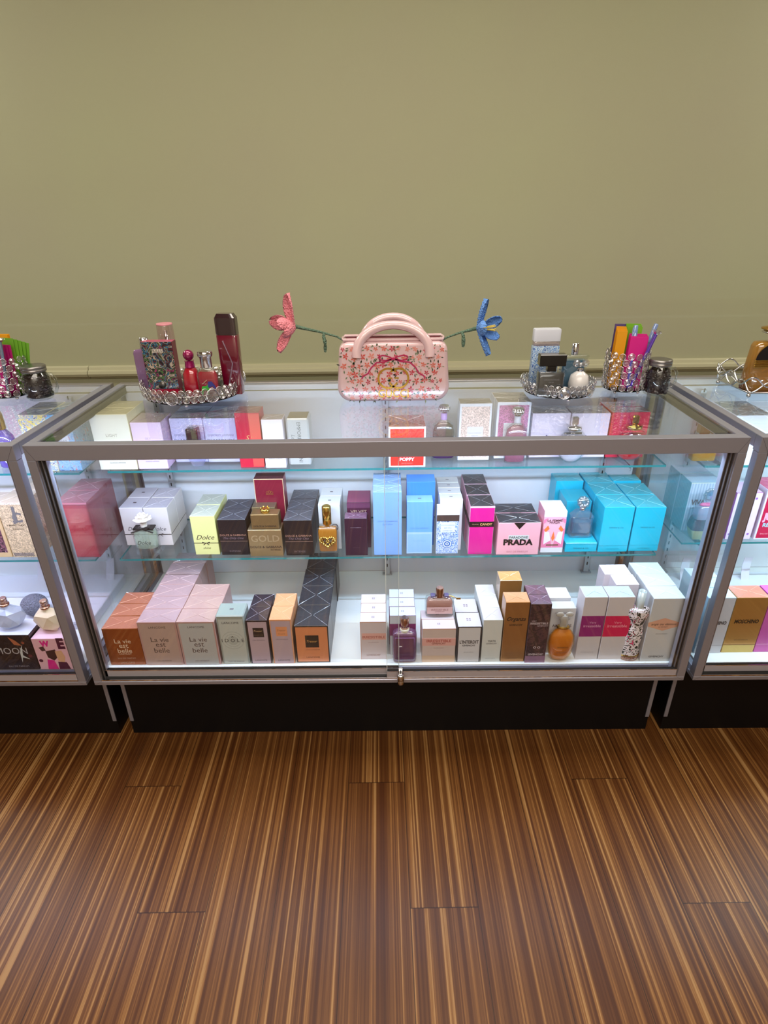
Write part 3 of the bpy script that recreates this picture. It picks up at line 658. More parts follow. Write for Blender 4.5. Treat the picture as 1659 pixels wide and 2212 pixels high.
carton('m_sky', 'sky blue carton with a paler lower half', '#6ea6e2', top='#7fb0e6', tops='logo', els=[('r', 0, 0, 1, .42, '#a6c6ee'), ('r', .05, .03, .95, .38, '#8fb9ec'), T_('DOLCE & GABBANA', .5, .5, .7, '#5a8ccb'), T_('EAU INTENSE', .5, .25, .5, '#7ba8de')])
carton('m_tile', 'carton with blue and white tile pattern', '#e3e5ee', tops='plain', front=print_mat(['#1f4f9e', '#dfe9f5', '#4f86cf', '#dfe9f5', '#2f66b4', '#dfe9f5'], 75, 3), els=[('r', 0, .83, 1, 1, '#e6e7f2'), ('r', 0, .7, 1, .83, '#4a3a36'), ('r', .18, .47, .82, .68, '#dfe9f5'),
       T_('DOLCE & GABBANA', .5, .62, .6, '#3a5fa0'), T_('light blue', .5, .56, .34, '#3a5fa0', shear=.4), T_('SUMMER VIBES', .5, .5, .44, '#3a5fa0'),
       ('c', .5, .22, .22, '#3f76c4'), ('c', .5, .22, .19, '#dfe9f5'), ('c', .5, .22, .14, '#2f66b4'), ('c', .5, .22, .08, '#dfe9f5'), ('c', .5, .22, .04, '#2f66b4')])
carton('m_whrow', 'white carton behind the tile patterned one', '#e0e2e8', top='#c9c8ca', tops='logo')
carton('m_fuch', 'bright magenta carton with black lid and black band', '#d6198a', top='#3c3a3e', side='#d9a0b4', foldcol='#85848a', els=[('r', 0, .97, 1, 1, '#f0d6de'), ('band', .58, .69, '#120d10'), T_('PRADA', .24, .635, .26, '#a88a6a'), T_('CANDY', .68, .635, .5, '#e0b074', bold=.02), ('r', .3, .03, .7, .05, '#c94a8a')])
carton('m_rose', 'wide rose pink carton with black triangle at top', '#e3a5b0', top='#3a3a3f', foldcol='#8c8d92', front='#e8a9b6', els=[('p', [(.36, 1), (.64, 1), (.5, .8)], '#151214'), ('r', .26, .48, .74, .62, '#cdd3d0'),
       T_('PARADOXE', .5, .55, .44, '#1d1a1c', bold=.02), T_('PRADA', .5, .4, .7, '#120f11', bold=.05), T_('EAU DE PARFUM', .5, .1, .5, '#bf808c')])
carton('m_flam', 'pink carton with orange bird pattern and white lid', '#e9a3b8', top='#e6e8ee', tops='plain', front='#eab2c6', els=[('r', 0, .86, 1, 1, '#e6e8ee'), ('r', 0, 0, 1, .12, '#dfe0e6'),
       ('p', [(0,.12),(.5,.12),(.35,.4),(.1,.55),(0,.6)], '#e57fa6'), ('p', [(1,.12),(.5,.12),(.65,.4),(.9,.55),(1,.6)], '#e57fa6'), ('p', [(.1,.2),(.4,.3),(.3,.5),(.08,.52)], '#e9e2e8'), ('p', [(.9,.2),(.6,.3),(.7,.5),(.92,.52)], '#e9e2e8'),
       ('p', [(.06,.56),(.22,.66),(.3,.58),(.14,.5)], '#f07a3c'), ('p', [(.94,.56),(.78,.66),(.7,.58),(.86,.5)], '#f07a3c'), ('p', [(.42,.36),(.5,.52),(.58,.36),(.5,.28)], '#f0763e'), ('r', .22, .17, .78, .2, '#6a4a30'),
       ('p', [(0,.8),(.2,.84),(.1,.74),(0,.7)], '#e57fa6'), ('p', [(1,.8),(.8,.84),(.9,.74),(1,.7)], '#e57fa6'), T_('LA FEMME', .5, .78, .66, '#5d2f40', bold=.01), T_('PRADA', .5, .73, .46, '#5d2f40', bold=.01)])
TURQ = '#18b4d2'
DATA['m_turF1'][4] = .0822
carton('m_turF1', 'turquoise carton in the left column of the right end block', TURQ, top='#3fb2c6', foldcol='#8fd4de', els=[T_('TIFFANY & CO.', .5, .55, .5, '#14657c'), ('r', 0, .14, 1, .146, '#1193ae'), T_('EAU DE PARFUM', .5, .07, .4, '#14869c')])
DATA['m_turF2'][4] = .0822
carton('m_turF2', 'turquoise carton in the right column of the end block', TURQ, top='#3fb2c6', foldcol='#8fd4de', els=[T_('TIFFANY & CO.', .5, .55, .5, '#14657c'), ('r', 0, .14, 1, .146, '#1193ae'), T_('EAU DE PARFUM', .5, .07, .4, '#14869c')])
carton('m_turlow', 'low turquoise gift box under the clear stoppered bottle', TURQ, top='#2ab4cf', tops='plain', els=[('r', 0, .82, 1, .85, '#0f8fa8'), T_('TIFFANY & CO.', .5, .4, .5, '#14657c')])
carton('m_turC', 'turquoise carton directly behind the clear stoppered bottle', TURQ, top='#2fb2ca', tops='plain')
DATA['m_turD'][4] = .065; DATA['m_turE'][4] = .05; DATA['m_turE'][0] = .722
carton('m_turD', 'turquoise carton at the back, furthest left in its block', TURQ, top='#3fb2c6', foldcol='#8fd4de')
DATA['m_turE'][1] = .419
carton('m_turE', 'turquoise carton at the back right corner of the block', TURQ, top='#3fb2c6', foldcol='#8fd4de')
# --- deck, middle case
LV = [T_('LANCOME', .5, .88, .44, '#3c3034'), T_('La vie', .5, .6, .46, '#5a4a48', bold=.005), T_('est', .5, .48, .26, '#5a4a48', bold=.005), T_('belle', .5, .35, .4, '#5a4a48', bold=.005), T_("L'EAU DE PARFUM", .5, .1, .38, '#5a4a48')]
carton('b_cop', 'copper brown carton at the far left of the deck', '#9c5228', top='#b0705a', foldcol='#e0a48c', mk=lambda c: solid(c, .3, .35, .3), els=[T_('La vie', .5, .66, .46, '#e2c8b0', bold=.005), T_('est', .5, .53, .26, '#e2c8b0', bold=.005), T_('belle', .5, .4, .4, '#e2c8b0', bold=.005), T_("L'EXTRAIT", .5, .31, .34, '#e2c8b0'), T_('EAU DE PARFUM', .5, .19, .5, '#d0a890'), T_('LANCOME', .5, .07, .4, '#d0a890')])
carton('b_pink', 'rosy beige carton in the longest row of the deck', '#b58f8c', top='#b1949a', foldcol='#dcbcc0', els=[('r', .05, 0, .95, .965, '#b49a92')] + LV)
carton('b_grey', 'grey fronted carton with rosy edges', '#b58f8c', top='#b99894', foldcol='#dcc0b8', els=[('r', .05, 0, .95, .965, '#b3b4b6')] + LV)
carton('b_sage', 'pale sage grey carton with rounded letters in rings', '#9aa39f', top='#93a09b', tops='logo', bev=.003, els=[('r', .08, .02, .94, .93, '#b9bfbc')] + [('c', .5, .5, r_, c_) for r_, c_ in ((.4, '#adb3b0'), (.37, '#b9bfbc'), (.29, '#adb3b0'), (.26, '#b9bfbc'), (.2, '#a9afac'))] + [T_('LANCOME', .5, .86, .6, '#2c2c30'), T_('I D O L E', .5, .5, .8, '#26262a'), T_('^', .5, .575, .08, '#26262a'), T_("L'EAU DE PARFUM", .5, .06, .6)])
carton('b_plum', 'mauve fronted narrow carton with black purple lid', '#1d1420', top='#2c2632', foldcol='#a9a4b4', els=[('r', .07, .01, .95, .965, '#b8a2ae'), ('r', .28, .62, .78, .83, '#1f181b'), T_('Tresor', .52, .76, .4, '#d8b48a', shear=.4), T_('MIDNIGHT ROSE', .52, .67, .42, '#8f7460'), T_("L'EAU DE PARFUM", .5, .55, .56), T_('LANCOME', .5, .08, .56)])
carton('b_peach', 'mauve fronted narrow carton with peach lid', '#dc9a6c', top='#dd9e74', foldcol='#f2ccaa', els=[('r', .05, .01, .95, .965, '#b8a2ae'), ('r', .26, .63, .78, .84, '#dd9468'), T_('Tresor', .52, .76, .4, '#8a5a40', shear=.4), T_('IN LOVE', .52, .68, .3, '#8a5a40'), T_("L'EAU DE PARFUM", .5, .56, .56), T_('LANCOME', .5, .08, .56)])
carton('b_onyx', 'square peach fronted carton with a black wrapped lid', '#1a1618', top='#33343a', foldcol='#9ba2ac', els=[('r', .035, .03, .965, .97, '#d8895c'), ('r', .3, .42, .7, .75, '#201a18'), T_('Tresor', .5, .59, .32, '#d8a860', shear=.4), T_("L'EAU DE PARFUM", .5, .36, .42, '#7d4d38'), T_('LANCOME', .5, .15, .4, '#5a3426')])
carton('b_slim', 'slim pinkish white carton with a salmon band', '#cfc1c4', top='#c9bfc6', tops='seal', els=[('r', 0, .975, 1, 1, '#c99c84'), ('r', 0, 0, .02, 1, '#c99c84'), ('r', .06, .53, 1, .7, '#dba89e'), T_('IRRESISTIBLE', .52, .6, .88, '#a8584c', bold=.01), T_('EAU DE PARFUM', .5, .46, .4, '#8a6a68'), T_('GIVENCHY', .5, .12, .56, '#9a7a74', bold=.01)])
carton('b_band', 'white and purple carton behind the purple bottle', '#cdd2d8', top='#c3cddd', tops='seal', side='#5a1c44', els=[('r', 0, .5, 1, .8, '#7d2a66')])
carton('b_irr', 'rose edged white carton with a pink paper band', '#cdbab6', top='#cbbfc6', tops='seal', els=[('r', 0, .975, 1, 1, '#c99c84'), ('r', 0, 0, 1, .2, '#d2b49a'), ('band', .5, .72, '#dba6a0'), T_('IRRESISTIBLE', .5, .64, .74, '#a8443c', bold=.02), T_('GIVENCHY', .5, .565, .42, '#8c4a44', bold=.03), T_('EAU DE PARFUM', .5, .43, .3, '#7a5a58')])
carton('b_ink', 'white carton with thick black edges', '#1b181b', top='#c6c3cd', tops='seal', els=[('r', .05, .015, .95, .975, '#cfcfd5'), T_("L'INTERDIT", .5, .58, .8, '#211e21', bold=.03, hs=1.5), T_('GIVENCHY', .5, .48, .56, '#211e21', bold=.03), T_('EAU DE PARFUM', .5, .29, .4)])
carton('b_ysa', 'plain narrow off-white carton left of the bronze one', '#cfd3d2', top='#d0d0d6', foldcol='#e4e4ea', els=[T_('YSATIS', .5, .5, .42, '#4c4c52', bold=.02, hs=1.3), T_('GIVENCHY', .5, .44, .56, '#6c6c72', bold=.02), T_('EAU DE TOILETTE', .5, .08, .5, '#77777c')])
BR = lambda c: solid(c, .3, .5, .3)
carton('b_bronze', 'tall bronze gold carton at the deck front', '#a67440', top='#c89468', foldcol='#e4bc96', mk=BR, els=[T_('Organza', .5, .72, .78, '#1c130c', shear=.35, bold=.02, hs=1.2), T_('GIVENCHY', .5, .63, .56, '#2a1c10', bold=.03), T_('EAU DE PARFUM', .5, .06, .38, '#5a3c20')])
carton('b_bronzeB', 'tall bronze gold carton further back', '#b07c42', top='#d49a5c', side='#d8c8b8', foldcol='#f0c898', mk=BR)
carton('b_dark', 'dark aubergine carton with grey lettering', '#33222c', top='#5a4654', foldcol='#a890a2', front=print_mat(['#33222c', '#4a3038', '#2c1d26', '#3b2830'], 40, 5), els=[('r', 0, 0, 1, .12, '#8c6a88'), T_('VERY', .24, .72, .24, '#a89aa4', bold=.02), T_('IRRESISTIBLE', .5, .68, .86, '#c0b4bc', bold=.03), T_('GIVENCHY', .68, .64, .54, '#a89aa4', bold=.03), ('c', .42, .27, .07, '#b8aab4'), ('c', .62, .27, .07, '#b8aab4'), ('c', .42, .27, .035, '#33222c'), ('c', .62, .27, .035, '#33222c'), T_('GIVENCHY', .5, .15, .76, '#c0b4bc', bold=.04)])
carton('b_amar', 'pale grey carton behind the amber bottle', '#cac8c8', top='#cdd0d2', tops='plain', els=[T_('AMARIGE', .5, .62, .8, '#4c4044', bold=.01), T_('GIVENCHY', .5, .54, .5, '#4c4044', bold=.01), T_('EAU DE TOILETTE', .5, .9, .7, '#8a8488')])
carton('b_amarB', 'white topped carton behind the pale grey one', '#e6e8ee', top='#eef1f6', tops='plain')
carton('b_purp', 'white carton with a purple band', '#cbc5ca', top='#b9c6ca', foldcol='#d4dde2', els=[('r', 0, .38, 1, .71, '#8c1d6e'), T_('Very', .52, .6, .3, '#d8a0c4'), T_('Irresistible', .52, .55, .76, '#d8a0c4', bold=.01), T_('GIVENCHY', .5, .12, .6, '#a9a3a9')])
carton('b_cher', 'white carton with a cherry red band', '#cbc5ca', top='#b9c6ca', foldcol='#d4dde2', els=[('r', 0, .38, 1, .71, '#cf1a54'), T_('Very', .52, .6, .3, '#f0a0b4'), T_('Irresistible', .52, .55, .76, '#f0a0b4', bold=.01)])
carton('b_whA', 'plain white carton behind the red banded one', '#d3c9d0', top='#e9e6ee', tops='plain', els=[T_('GIVENCHY', .5, .5, .5, '#a9a3a9')])
carton('b_whB', 'plain white carton rearmost behind the red banded one', '#d3c9d0', top='#eeeaf2', tops='plain')
carton('b_redst', 'thin brick red carton behind the floral bottle', '#b04a42', top='#b04a42', tops='plain')
carton('b_hex', 'tall white carton at the right end of the deck', '#c6c8cc', top='#cfe0e6', foldcol='#f0f6fa', els=[('p', [(0, .63), (.5, .7), (1, .63), (1, .57), (.5, .5), (0, .57)], '#d8a48c'), T_('ange ou demon', .5, .6, .8, '#3c302c', shear=.3, bold=.01), T_('LE SECRET', .5, .56, .3, '#6a4c44'), T_('EAU DE PARFUM', .5, .45, .36, '#6c6c72'), T_('GIVENCHY', .5, .08, .5, '#44444a', bold=.02)])
# --- left case
FL = ['#3a5aa8', '#f2ecb0', '#8fb8e0', '#f2ecb0', '#f6e26a', '#6a86c0']
carton('l_flo', 'yellow floral carton with white label in left case', '#e9e6c8', top='#7c8a9e', foldcol='#c8d4e4', front=print_mat(FL, 45, 1), els=[('r', .25, .2, .85, .68, '#e4ecf6'), T_('GARDEN', .55, .55, .4)])
carton('l_blu', 'light blue floral carton in left case', '#8cc6ea', top='#8496a8', foldcol='#c8d4e4', front=print_mat(['#2f6cae', '#8cc6ea', '#5aa2dc', '#8cc6ea', '#8cc6ea', '#d86a80'], 50, 2), side=print_mat(['#2f6cae', '#8cc6ea', '#5aa2dc', '#8cc6ea', '#8cc6ea', '#d86a80'], 50, 2), els=[('r', .15, .3, .75, .75, '#dfe6f0'), T_('DREAM', .45, .55, .4)])
carton('l_want', 'champagne glitter carton with linked monogram', '#c9b494', top='#c4b29c', foldcol='#efe6dc', mk=glitter, tops='x', els=[('r', 0, .97, 1, 1, '#ecdccb'), T_('J', .5, .78, .2, SILP, bold=.05, hs=1.2), T_('C', .6, .74, .36, SILP, bold=.03), T_('I WANT CHOO', .5, .6, .66, '#2f2a28', bold=.01), T_('LE PARFUM', .5, .53, .4, '#2f2a28'), ('r', .06, .03, .8, .09, '#8c8078')])
carton('l_drk', 'dark glittering carton framed in gold', '#d0b488', top='#c8b8a8', foldcol='#efe6dc', els=[('r', .06, .1, .9, .92, print_mat(['#17121a', '#3a2a34', '#8c5a6a', '#241c26', '#c8a0b0'], 60, 4))])
carton('l_red', 'large crimson carton seen through the glass end', '#a8283c', top='#b2606e', foldcol='#eab0bc', els=[('r', 0, .97, 1, 1, '#e88a9a'), ('r', .04, .02, .96, .95, '#c0283e')])
carton('l_moon', 'dark carton with pale round letters and flowers', '#15131a', top='#cfd2e6', tops='plain', front=print_mat(['#14131a', '#1e1c26', '#14131a', '#2a2630', '#14131a'], 22, 6), els=[T_('MOON', .56, .55, .62, '#b4b2ba', hs=1.1), ('p', [(.72,.5),(.8,.72),(.76,.42),(.88,.3),(.74,.36),(.7,.2)], '#c8cfd4'), ('p', [(.7,.85),(.8,.7),(.66,.72),(.58,.95)], '#b06a4c'), ('c', .84, .78, .03, '#8c4a3c'), ('c', .9, .4, .04, '#5a2a38'), T_('EAU DE PARFUM', .6, .1, .4, '#9a98a4')])
carton('l_we', 'pink carton with bold magenta and plum letters', '#e4b4c4', top='#dcb8c6', tops='plain', els=[T_('W', .36, .84, .28, '#d81e8c', bold=.06, hs=1.2), T_('E', .84, .84, .22, '#4a1436', bold=.06, hs=1.2), ('p', [(.15,.72),(.3,.76),(.34,.62),(.22,.6)], '#4a3438'), ('p', [(.32,.6),(.62,.66),(.66,.42),(.5,.3),(.34,.4)], '#3c2428'), ('p', [(.6,.6),(.8,.62),(.86,.4),(.78,.2),(.62,.3)], '#d8a888'), ('p', [(.3,.34),(.5,.3),(.56,.02),(.24,.02)], '#d81e8c'), ('p', [(.6,.26),(.86,.24),(.92,.02),(.58,.02)], '#4a1436'), ('c', .1, .3, .06, '#4a1436')])
# --- right case
carton('r_wh', 'white carton at the top of the right case', '#e4e8f4', top='#8fa2b0', foldcol='#d8e6f0', els=[T_('BERRY BURST', .62, .56, .5, '#8c96aa', bold=.01), T_('EAU DE PARFUM', .55, .46, .4, '#8c96aa')])
ST = stripes('#d9dff0', '#b9c2da', 120)
carton('r_str', 'striped pale blue carton behind the jewelled bottle', '#c8d0e4', top=ST, front=ST, side=stripes('#9fc4d2', '#8ab4c4', 120), tops='plain', els=[('r', 0, .985, 1, 1, '#f2ecd2'), T_('VIVA', .34, .6, .44, '#8c5a50', bold=.05, hs=1.3), T_('LA JUICY', .34, .48, .4, '#8c5a50', shear=.3)])
carton('r_pnk', 'pale pink carton between striped and red cartons', '#e6cdf0', top='#e0b8e0', side='#9c2a86', tops='plain', els=[('r', .03, .02, .97, .97, '#ead4f2'), ('c', .8, .88, .05, '#a06ac0'), ('c', .85, .12, .05, '#a06ac0'), ('c', .12, .12, .05, '#a06ac0')])
carton('r_red', 'red carton with bubbly pink lettering cut by the photo edge', '#e8e2ee', top='#c83a70', side='#e8dcea', foldcol='#e88ab0', els=[('r', .05, .03, .95, .97, '#c4184a'), T_('JUICY', .4, .45, .6, '#f0b0d0', bold=.07, hs=1.4), T_('REMIX', .4, .3, .5, '#9ad0e0', bold=.04), T_('EAU DE PARFUM', .4, .12, .5, '#f0b0c0')])
carton('r_gold', 'bronze to gold foil carton in the right case', '#c0904a', top='#c88a74', foldcol='#f0c8b8', mk=lambda c: solid(c, .3, .55, .3), els=[('r', .01, 0, .99, .14, foil('#c9ad62')), ('r', 0, .145, 1, .15, '#5c4420'), T_('MOSCHINO', .5, .58, .74, '#1c1408', bold=.04, hs=1.4, shear=.1), T_('EAU DE PARFUM', .5, .24, .42, '#5c4420')])
carton('r_sil', 'white carton beside the gold foil carton', '#c2c6d2', top='#cfe0ee', foldcol='#eef4fa', side='#a8c8e0', els=[('r', 0, .145, 1, .15, '#8c90a0'), T_('MOSCHINO', .5, .56, .8, '#1c1a20', bold=.04, hs=1.4, shear=.1)])
carton('r_mag', 'orchid pink carton cut by the right photo edge', '#c85ab4', top='#e46ad0', tops='plain', els=[('r', 0, .145, 1, .155, '#e8a8dc'), T_('MOSCHINO', .55, .58, .8, '#e0f0f8', bold=.04, hs=1.4, shear=.1)])


# ---------------------------------------------------------------- bottles
def bottle(key, label, depth, parts, name='perfume_bottle', rz=0, cat='perfume bottle', group=None, dx=0, dy=0, dz=0):
    """parts(P, w, h, d): P(part_name, MB) adds one part; local origin at the base centre"""
    X, Y, Z, w, h = DATA[key]; d = depth
    t = thing(name, (X+dx, Y + d/2 + dy, Z+dz), label, cat, group, rz)
    def P(n, mb, parent=None): return mb.build(n, parent or t)
    parts(P, w, h, d); return t
def rprof(h, r=.12, z0=0.0, w=1.0):
    return [(w-.06, w-.12, z0), (w, w, z0+h*r*.4), (w, w, z0+h*(1-r*.5)), (w-.05, w-.1, z0+h)]
def neck(mb, r, z0, z1, m, sx=1): mb.lathe([(r, z0), (r*1.05, z0+(z1-z0)*.1), (r*1.05, z1), (r*.9, z1+.0005)], m, 20)
def p_dia(P, w, h, d):
    mb = MB(); mb.lathe([(.006, 0), (w*.25, .002), (w*.5, h*.34), (w*.44, h*.42), (w*.2, h*.52), (.007, h*.55)], glass('#eef0fa', .12, .15, '#c8cbe6'), 10, sy=d/w, smooth=False); P('glass_body', mb)
    mb = MB(); mb.box(-.016, .016, -.012, .012, h*.56, h, solid('#2c2426', .2), bev=.002); P('cap', mb)
bottle('bt_dia', 'faceted clear bottle with square black cap on upper shelf', .03, p_dia)
def ribbed(mb, r, z, h, m, cy=0):
    for i in range(10):
        a = 2*PI*i/10; mb.ball((r*.72*math.cos(a), cy+r*.72*math.sin(a), z+h/2), r*.34, m, 8, 6, (1, 1, h/r/.75))
    mb.lathe([(r*.8, z), (r*.85, z+h*.5), (r*.8, z+h)], m, 16, cy=cy)
def coachish(liq, neckc, capm, label):
    def f(P, w, h, d):
        mb = MB(); mb.prism([(.75,.7,0),(.95,.95,.003),(1,1,h*.12),(1,1,h*.52),(.9,.9,h*.64),(.45,.5,h*.72),(.3,.4,h*.74)], w, d, CLEAR, 3); P('glass_body', mb)
        mb = MB(); mb.prism([(.7,.6,.004),(.9,.85,.007),(.93,.88,h*.5),(.8,.8,h*.62),(.4,.45,h*.68)], w, d, glass(liq, .03, .45, liq), 3); P('perfume', mb)
        mb = MB(); neck(mb, .0085, h*.74, h*.86, solid(neckc, .3)); P('collar', mb)
        mb = MB(); ribbed(mb, .016, h*.88, h*.12, capm); P('cap', mb)
        mb = MB(); mb.box(-w*.22, w*.22, -d/2-.0006, -d/2+.002, h*.3, h*.42, solid('#e4e0e6')); put_text(mb, label, 0, h*.36, w*.36, -d/2-.0008, solid('#444048')); P('label', mb)
        if label == 'DREAMS':
            mb = MB(); mb.prism([(.9,.9,.0005),(1.01,1.01,.003),(1.01,1.01,.011)], w, d, solid('#3c1c50', .3), 3); P('base_band', mb)
    return f
bottle('bt_brown', 'rounded smoky bottle with lilac collar and ribbed stopper', .03, coachish('#8d7f7c', '#b79ad6', CHROME, 'DREAMS'))
bottle('bt_pink', 'rounded pink bottle in front of the mauve glitter carton', .032, coachish('#d690ac', '#c9c4cc', CHROME, 'FLORAL'))
def roundish(liq, body, capm, letter):
    def f(P, w, h, d):
        mb = MB(); prof = [(w*.5*math.sqrt(max(.02, 1-(q-.5)**2*3.3)), h*.72*q) for q in [0, .04, .12, .25, .4, .5, .6, .75, .88, .96, 1]]
        mb.lathe(prof, CLEAR, 28, sy=d/w); P('glass_body', mb)
        mb = MB(); mb.lathe([(r*.9, .003 + z*.9) for r, z in prof[:-2]], glass(liq, .04, .7, body), 28, sy=d/w); P('perfume', mb)
        mb = MB(); mb.lathe([(w*.2, h*.70), (w*.24, h*.73), (w*.24, h*.78), (w*.1, h*.80), (w*.05, h*.82)], capm, 24, sy=.7); mb.box(-.009, .009, -.006, .006, h*.82, h, capm, bev=.003); P('cap', mb)
        mb = MB(); mb.box(-w*.36, w*.2, -d*.36, -d*.33, h*.66, h*.70, letter); P('tag_strap', mb)
    return f
bottle('bt_white', 'round white bottle with silver turnlock cap', .045, roundish('#f2eef6', '#e8e0ee', CHROME, RUBBER))
bottle('bt_redr', 'round red bottle with gold turnlock cap', .034, roundish('#e0142c', '#d81028', GOLD, solid('#c03040')))
def p_flower(P, w, h, d):
    mb = MB(); mb.prism([(.8,.75,0),(1,1,.004),(.98,.98,h*.2),(.98,.98,h*.5),(.9,.9,h*.58),(.5,.55,h*.64),(.35,.45,h*.66)], w, d, CLEAR, 3.2); P('glass_body', mb)
    mb = MB(); mb.prism([(.75,.7,h*.16),(.88,.86,h*.18),(.9,.88,h*.5),(.75,.75,h*.58)], w, d, glass('#f4faf4', .03, .3, '#dcecdc'), 3.2); P('perfume', mb)
    mb = MB(); put_text(mb, 'Dolce', 0, h*.34, w*.56, -d/2-.0006, RUBBER, shear=.35); P('lettering', mb)
    mb = MB(); mb.box(-w*.42, w*.42, -d*.32, d*.32, h*.61, h*.645, RUBBER, bev=.001)
    for sg in (-1, 1): mb.tube([(0, -d*.4, h*.65), (sg*w*.2, -d*.5, h*.71), (sg*w*.34, -d*.48, h*.67), (sg*w*.1, -d*.45, h*.64)], .0022, RUBBER, 6); mb.tube([(0, -d*.4, h*.65), (sg*w*.45, -d*.5, h*.58)], .002, RUBBER, 6)
    P('ribbon_bow', mb)
    WR = solid('#ece4dc', .5); mb = MB(); mb.lathe([(.009, h*.66), (.009, h*.74)], WR, 16)
    for ring, (n, rr, zz, tilt) in enumerate(((7, .017, h*.82, .35), (6, .011, h*.88, .8), (4, .005, h*.93, 1.2))):
        for i in range(n):
            a = 2*PI*i/n + ring*.5; b0 = len(mb.v); mb.ball((0, 0, 0), .0105-.002*ring, WR, 10, 6, (1, .8, .22))
            M = Matrix.Translation((rr*math.cos(a), rr*math.sin(a), zz)) @ Matrix.Rotation(a, 4, 'Z') @ Matrix.Rotation(-tilt, 4, 'Y'); mb.xf(M, b0)
    mb.lathe([(.006, h*.74), (.016, h*.8), (.012, h*.86), (.004, h*.96)], WR, 14); P('flower_cap', mb)
bottle('bm_flower', 'clear green bottle with white flower cap and black bow', .042, p_flower)
def p_heart(P, w, h, d):
    mb = MB(); mb.prism([(.92,.9,0),(1,1,.003),(1,1,h*.54),(.9,.85,h*.6),(.3,.4,h*.62)], w, d, CLEAR, 7); P('glass_body', mb)
    mb = MB(); mb.prism([(.8,.7,h*.1),(.84,.75,h*.12),(.88,.8,h*.52),(.8,.7,h*.56)], w, d, glass('#d98a2c', .03, .7, '#d0862c'), 7); P('perfume', mb)
    mb = MB(); mb.lathe([(.006, h*.6), (.006, h*.64), (.0125, h*.645), (.0125, h*.985), (.0105, h)], GOLD, 28); P('cap', mb)
    mb = MB(); R = w*.34
    hp = [(R*1.05*math.sin(t)**3, h*.33 + R*.9*(13*math.cos(t)-5*math.cos(2*t)-2*math.cos(3*t)-math.cos(4*t))/16) for t in [2*PI*i/26 for i in range(26)]]
    for x, z in hp: mb.ball((x, -d/2-.002, z), .0034, GOLD, 8, 5)
    for k in (.72, .45, .2):
        for x, z in hp[::2]: mb.ball((x*k, -d/2-.0015, h*.33+(z-h*.33)*k), .0026, GOLD if k != .45 else solid('#6a5a48', .3, .8), 6, 4)
    P('heart_emblem', mb)
bottle('bm_heart', 'amber bottle with tall gold cap and gold heart', .032, p_heart)
def p_clear(P, w, h, d):
    mb = MB(); mb.prism([(.9,.85,0),(1,1,.006),(.92,.92,h*.14),(.92,.92,h*.5),(.98,.98,h*.54),(.6,.6,h*.68),(.3,.4,h*.7)], w, d, glass('#e8f2f8', .1, .12, '#a8bccc'), 6, 20, smooth=False); P('glass_body', mb)
    mb = MB(); mb.prism([(.78,.75,h*.13),(.82,.8,h*.15),(.82,.8,h*.42)], w, d, glass('#7fb4cc', .03, .4, '#5a98b4'), 6); P('perfume', mb)
    mb = MB(); neck(mb, .0085, h*.69, h*.76, CHROME); P('collar', mb)
    mb = MB()
    for i in range(9): a = 2*PI*i/9; mb.ball((.012*math.cos(a), .006*math.sin(a), h*.88+.010*math.sin(a)), .0075, CRYSTAL, 8, 6)
    mb.ball((0, 0, h*.88), .014, CRYSTAL, 12, 8, (1, .6, 1)); P('stopper', mb)
bottle('bm_clear', 'clear faceted bottle with scalloped glass stopper', .036, p_clear)
# square gold bottle standing on the gold carton
t = thing('perfume_bottle', (-.3375, .266, .535+.0848), 'square gold bottle with low gold cap and crown', 'perfume bottle')
mb = MB(); mb.box(-.039, .039, -.0185, .0185, 0, .046, foil('#8d7048'), bev=.002); put_text(mb, 'DOLCE & GABBANA', -.001, .010, .064, -.0188, RUBBER, bold=.015); mb.build('glass_body', t)
mb = MB(); mb.lathe([(.012, .046), (.013, .049), (.013, .055), (.011, .056)], GOLD, 20)
for i in range(6): mb.ball((.011*math.cos(i*PI/3), .011*math.sin(i*PI/3), .057), .003, GOLD, 8, 5)
mb.build('cap', t)
def p_purple(P, w, h, d):
    V = glass('#8a5486', .08, .6, '#76426f')
    mb = MB(); mb.prism([(.86,.8,0),(.97,.95,.003),(1,1,h*.1),(1,1,h*.62),(.95,.92,h*.67),(.6,.6,h*.71),(.35,.5,h*.715)], w, d, V, 5); P('glass_body', mb)
    mb = MB(); R_ = [(-w*.39, h*.12), (w*.39, h*.12), (w*.39, h*.6), (-w*.39, h*.6)]; mb.tube([(x, -d/2, z) for x, z in R_], .0012, solid('#8c5a8a', .2), 6, True); P('moulded_border', mb)
    mb = MB(); mb.lathe([(.012, h*.70), (.0125, h*.72), (.0125, h*.76), (.011, h*.765)], solid('#d8d0bc', .3), 24); P('collar', mb)
    mb = MB(); mb.lathe([(.0105, h*.765), (.0115, h*.77), (.0115, h*.97), (.009, h)], ROSEGOLD, 24); P('cap', mb)
bottle('bb_purple', 'dark purple square bottle with rose gold cap', .03, p_purple)
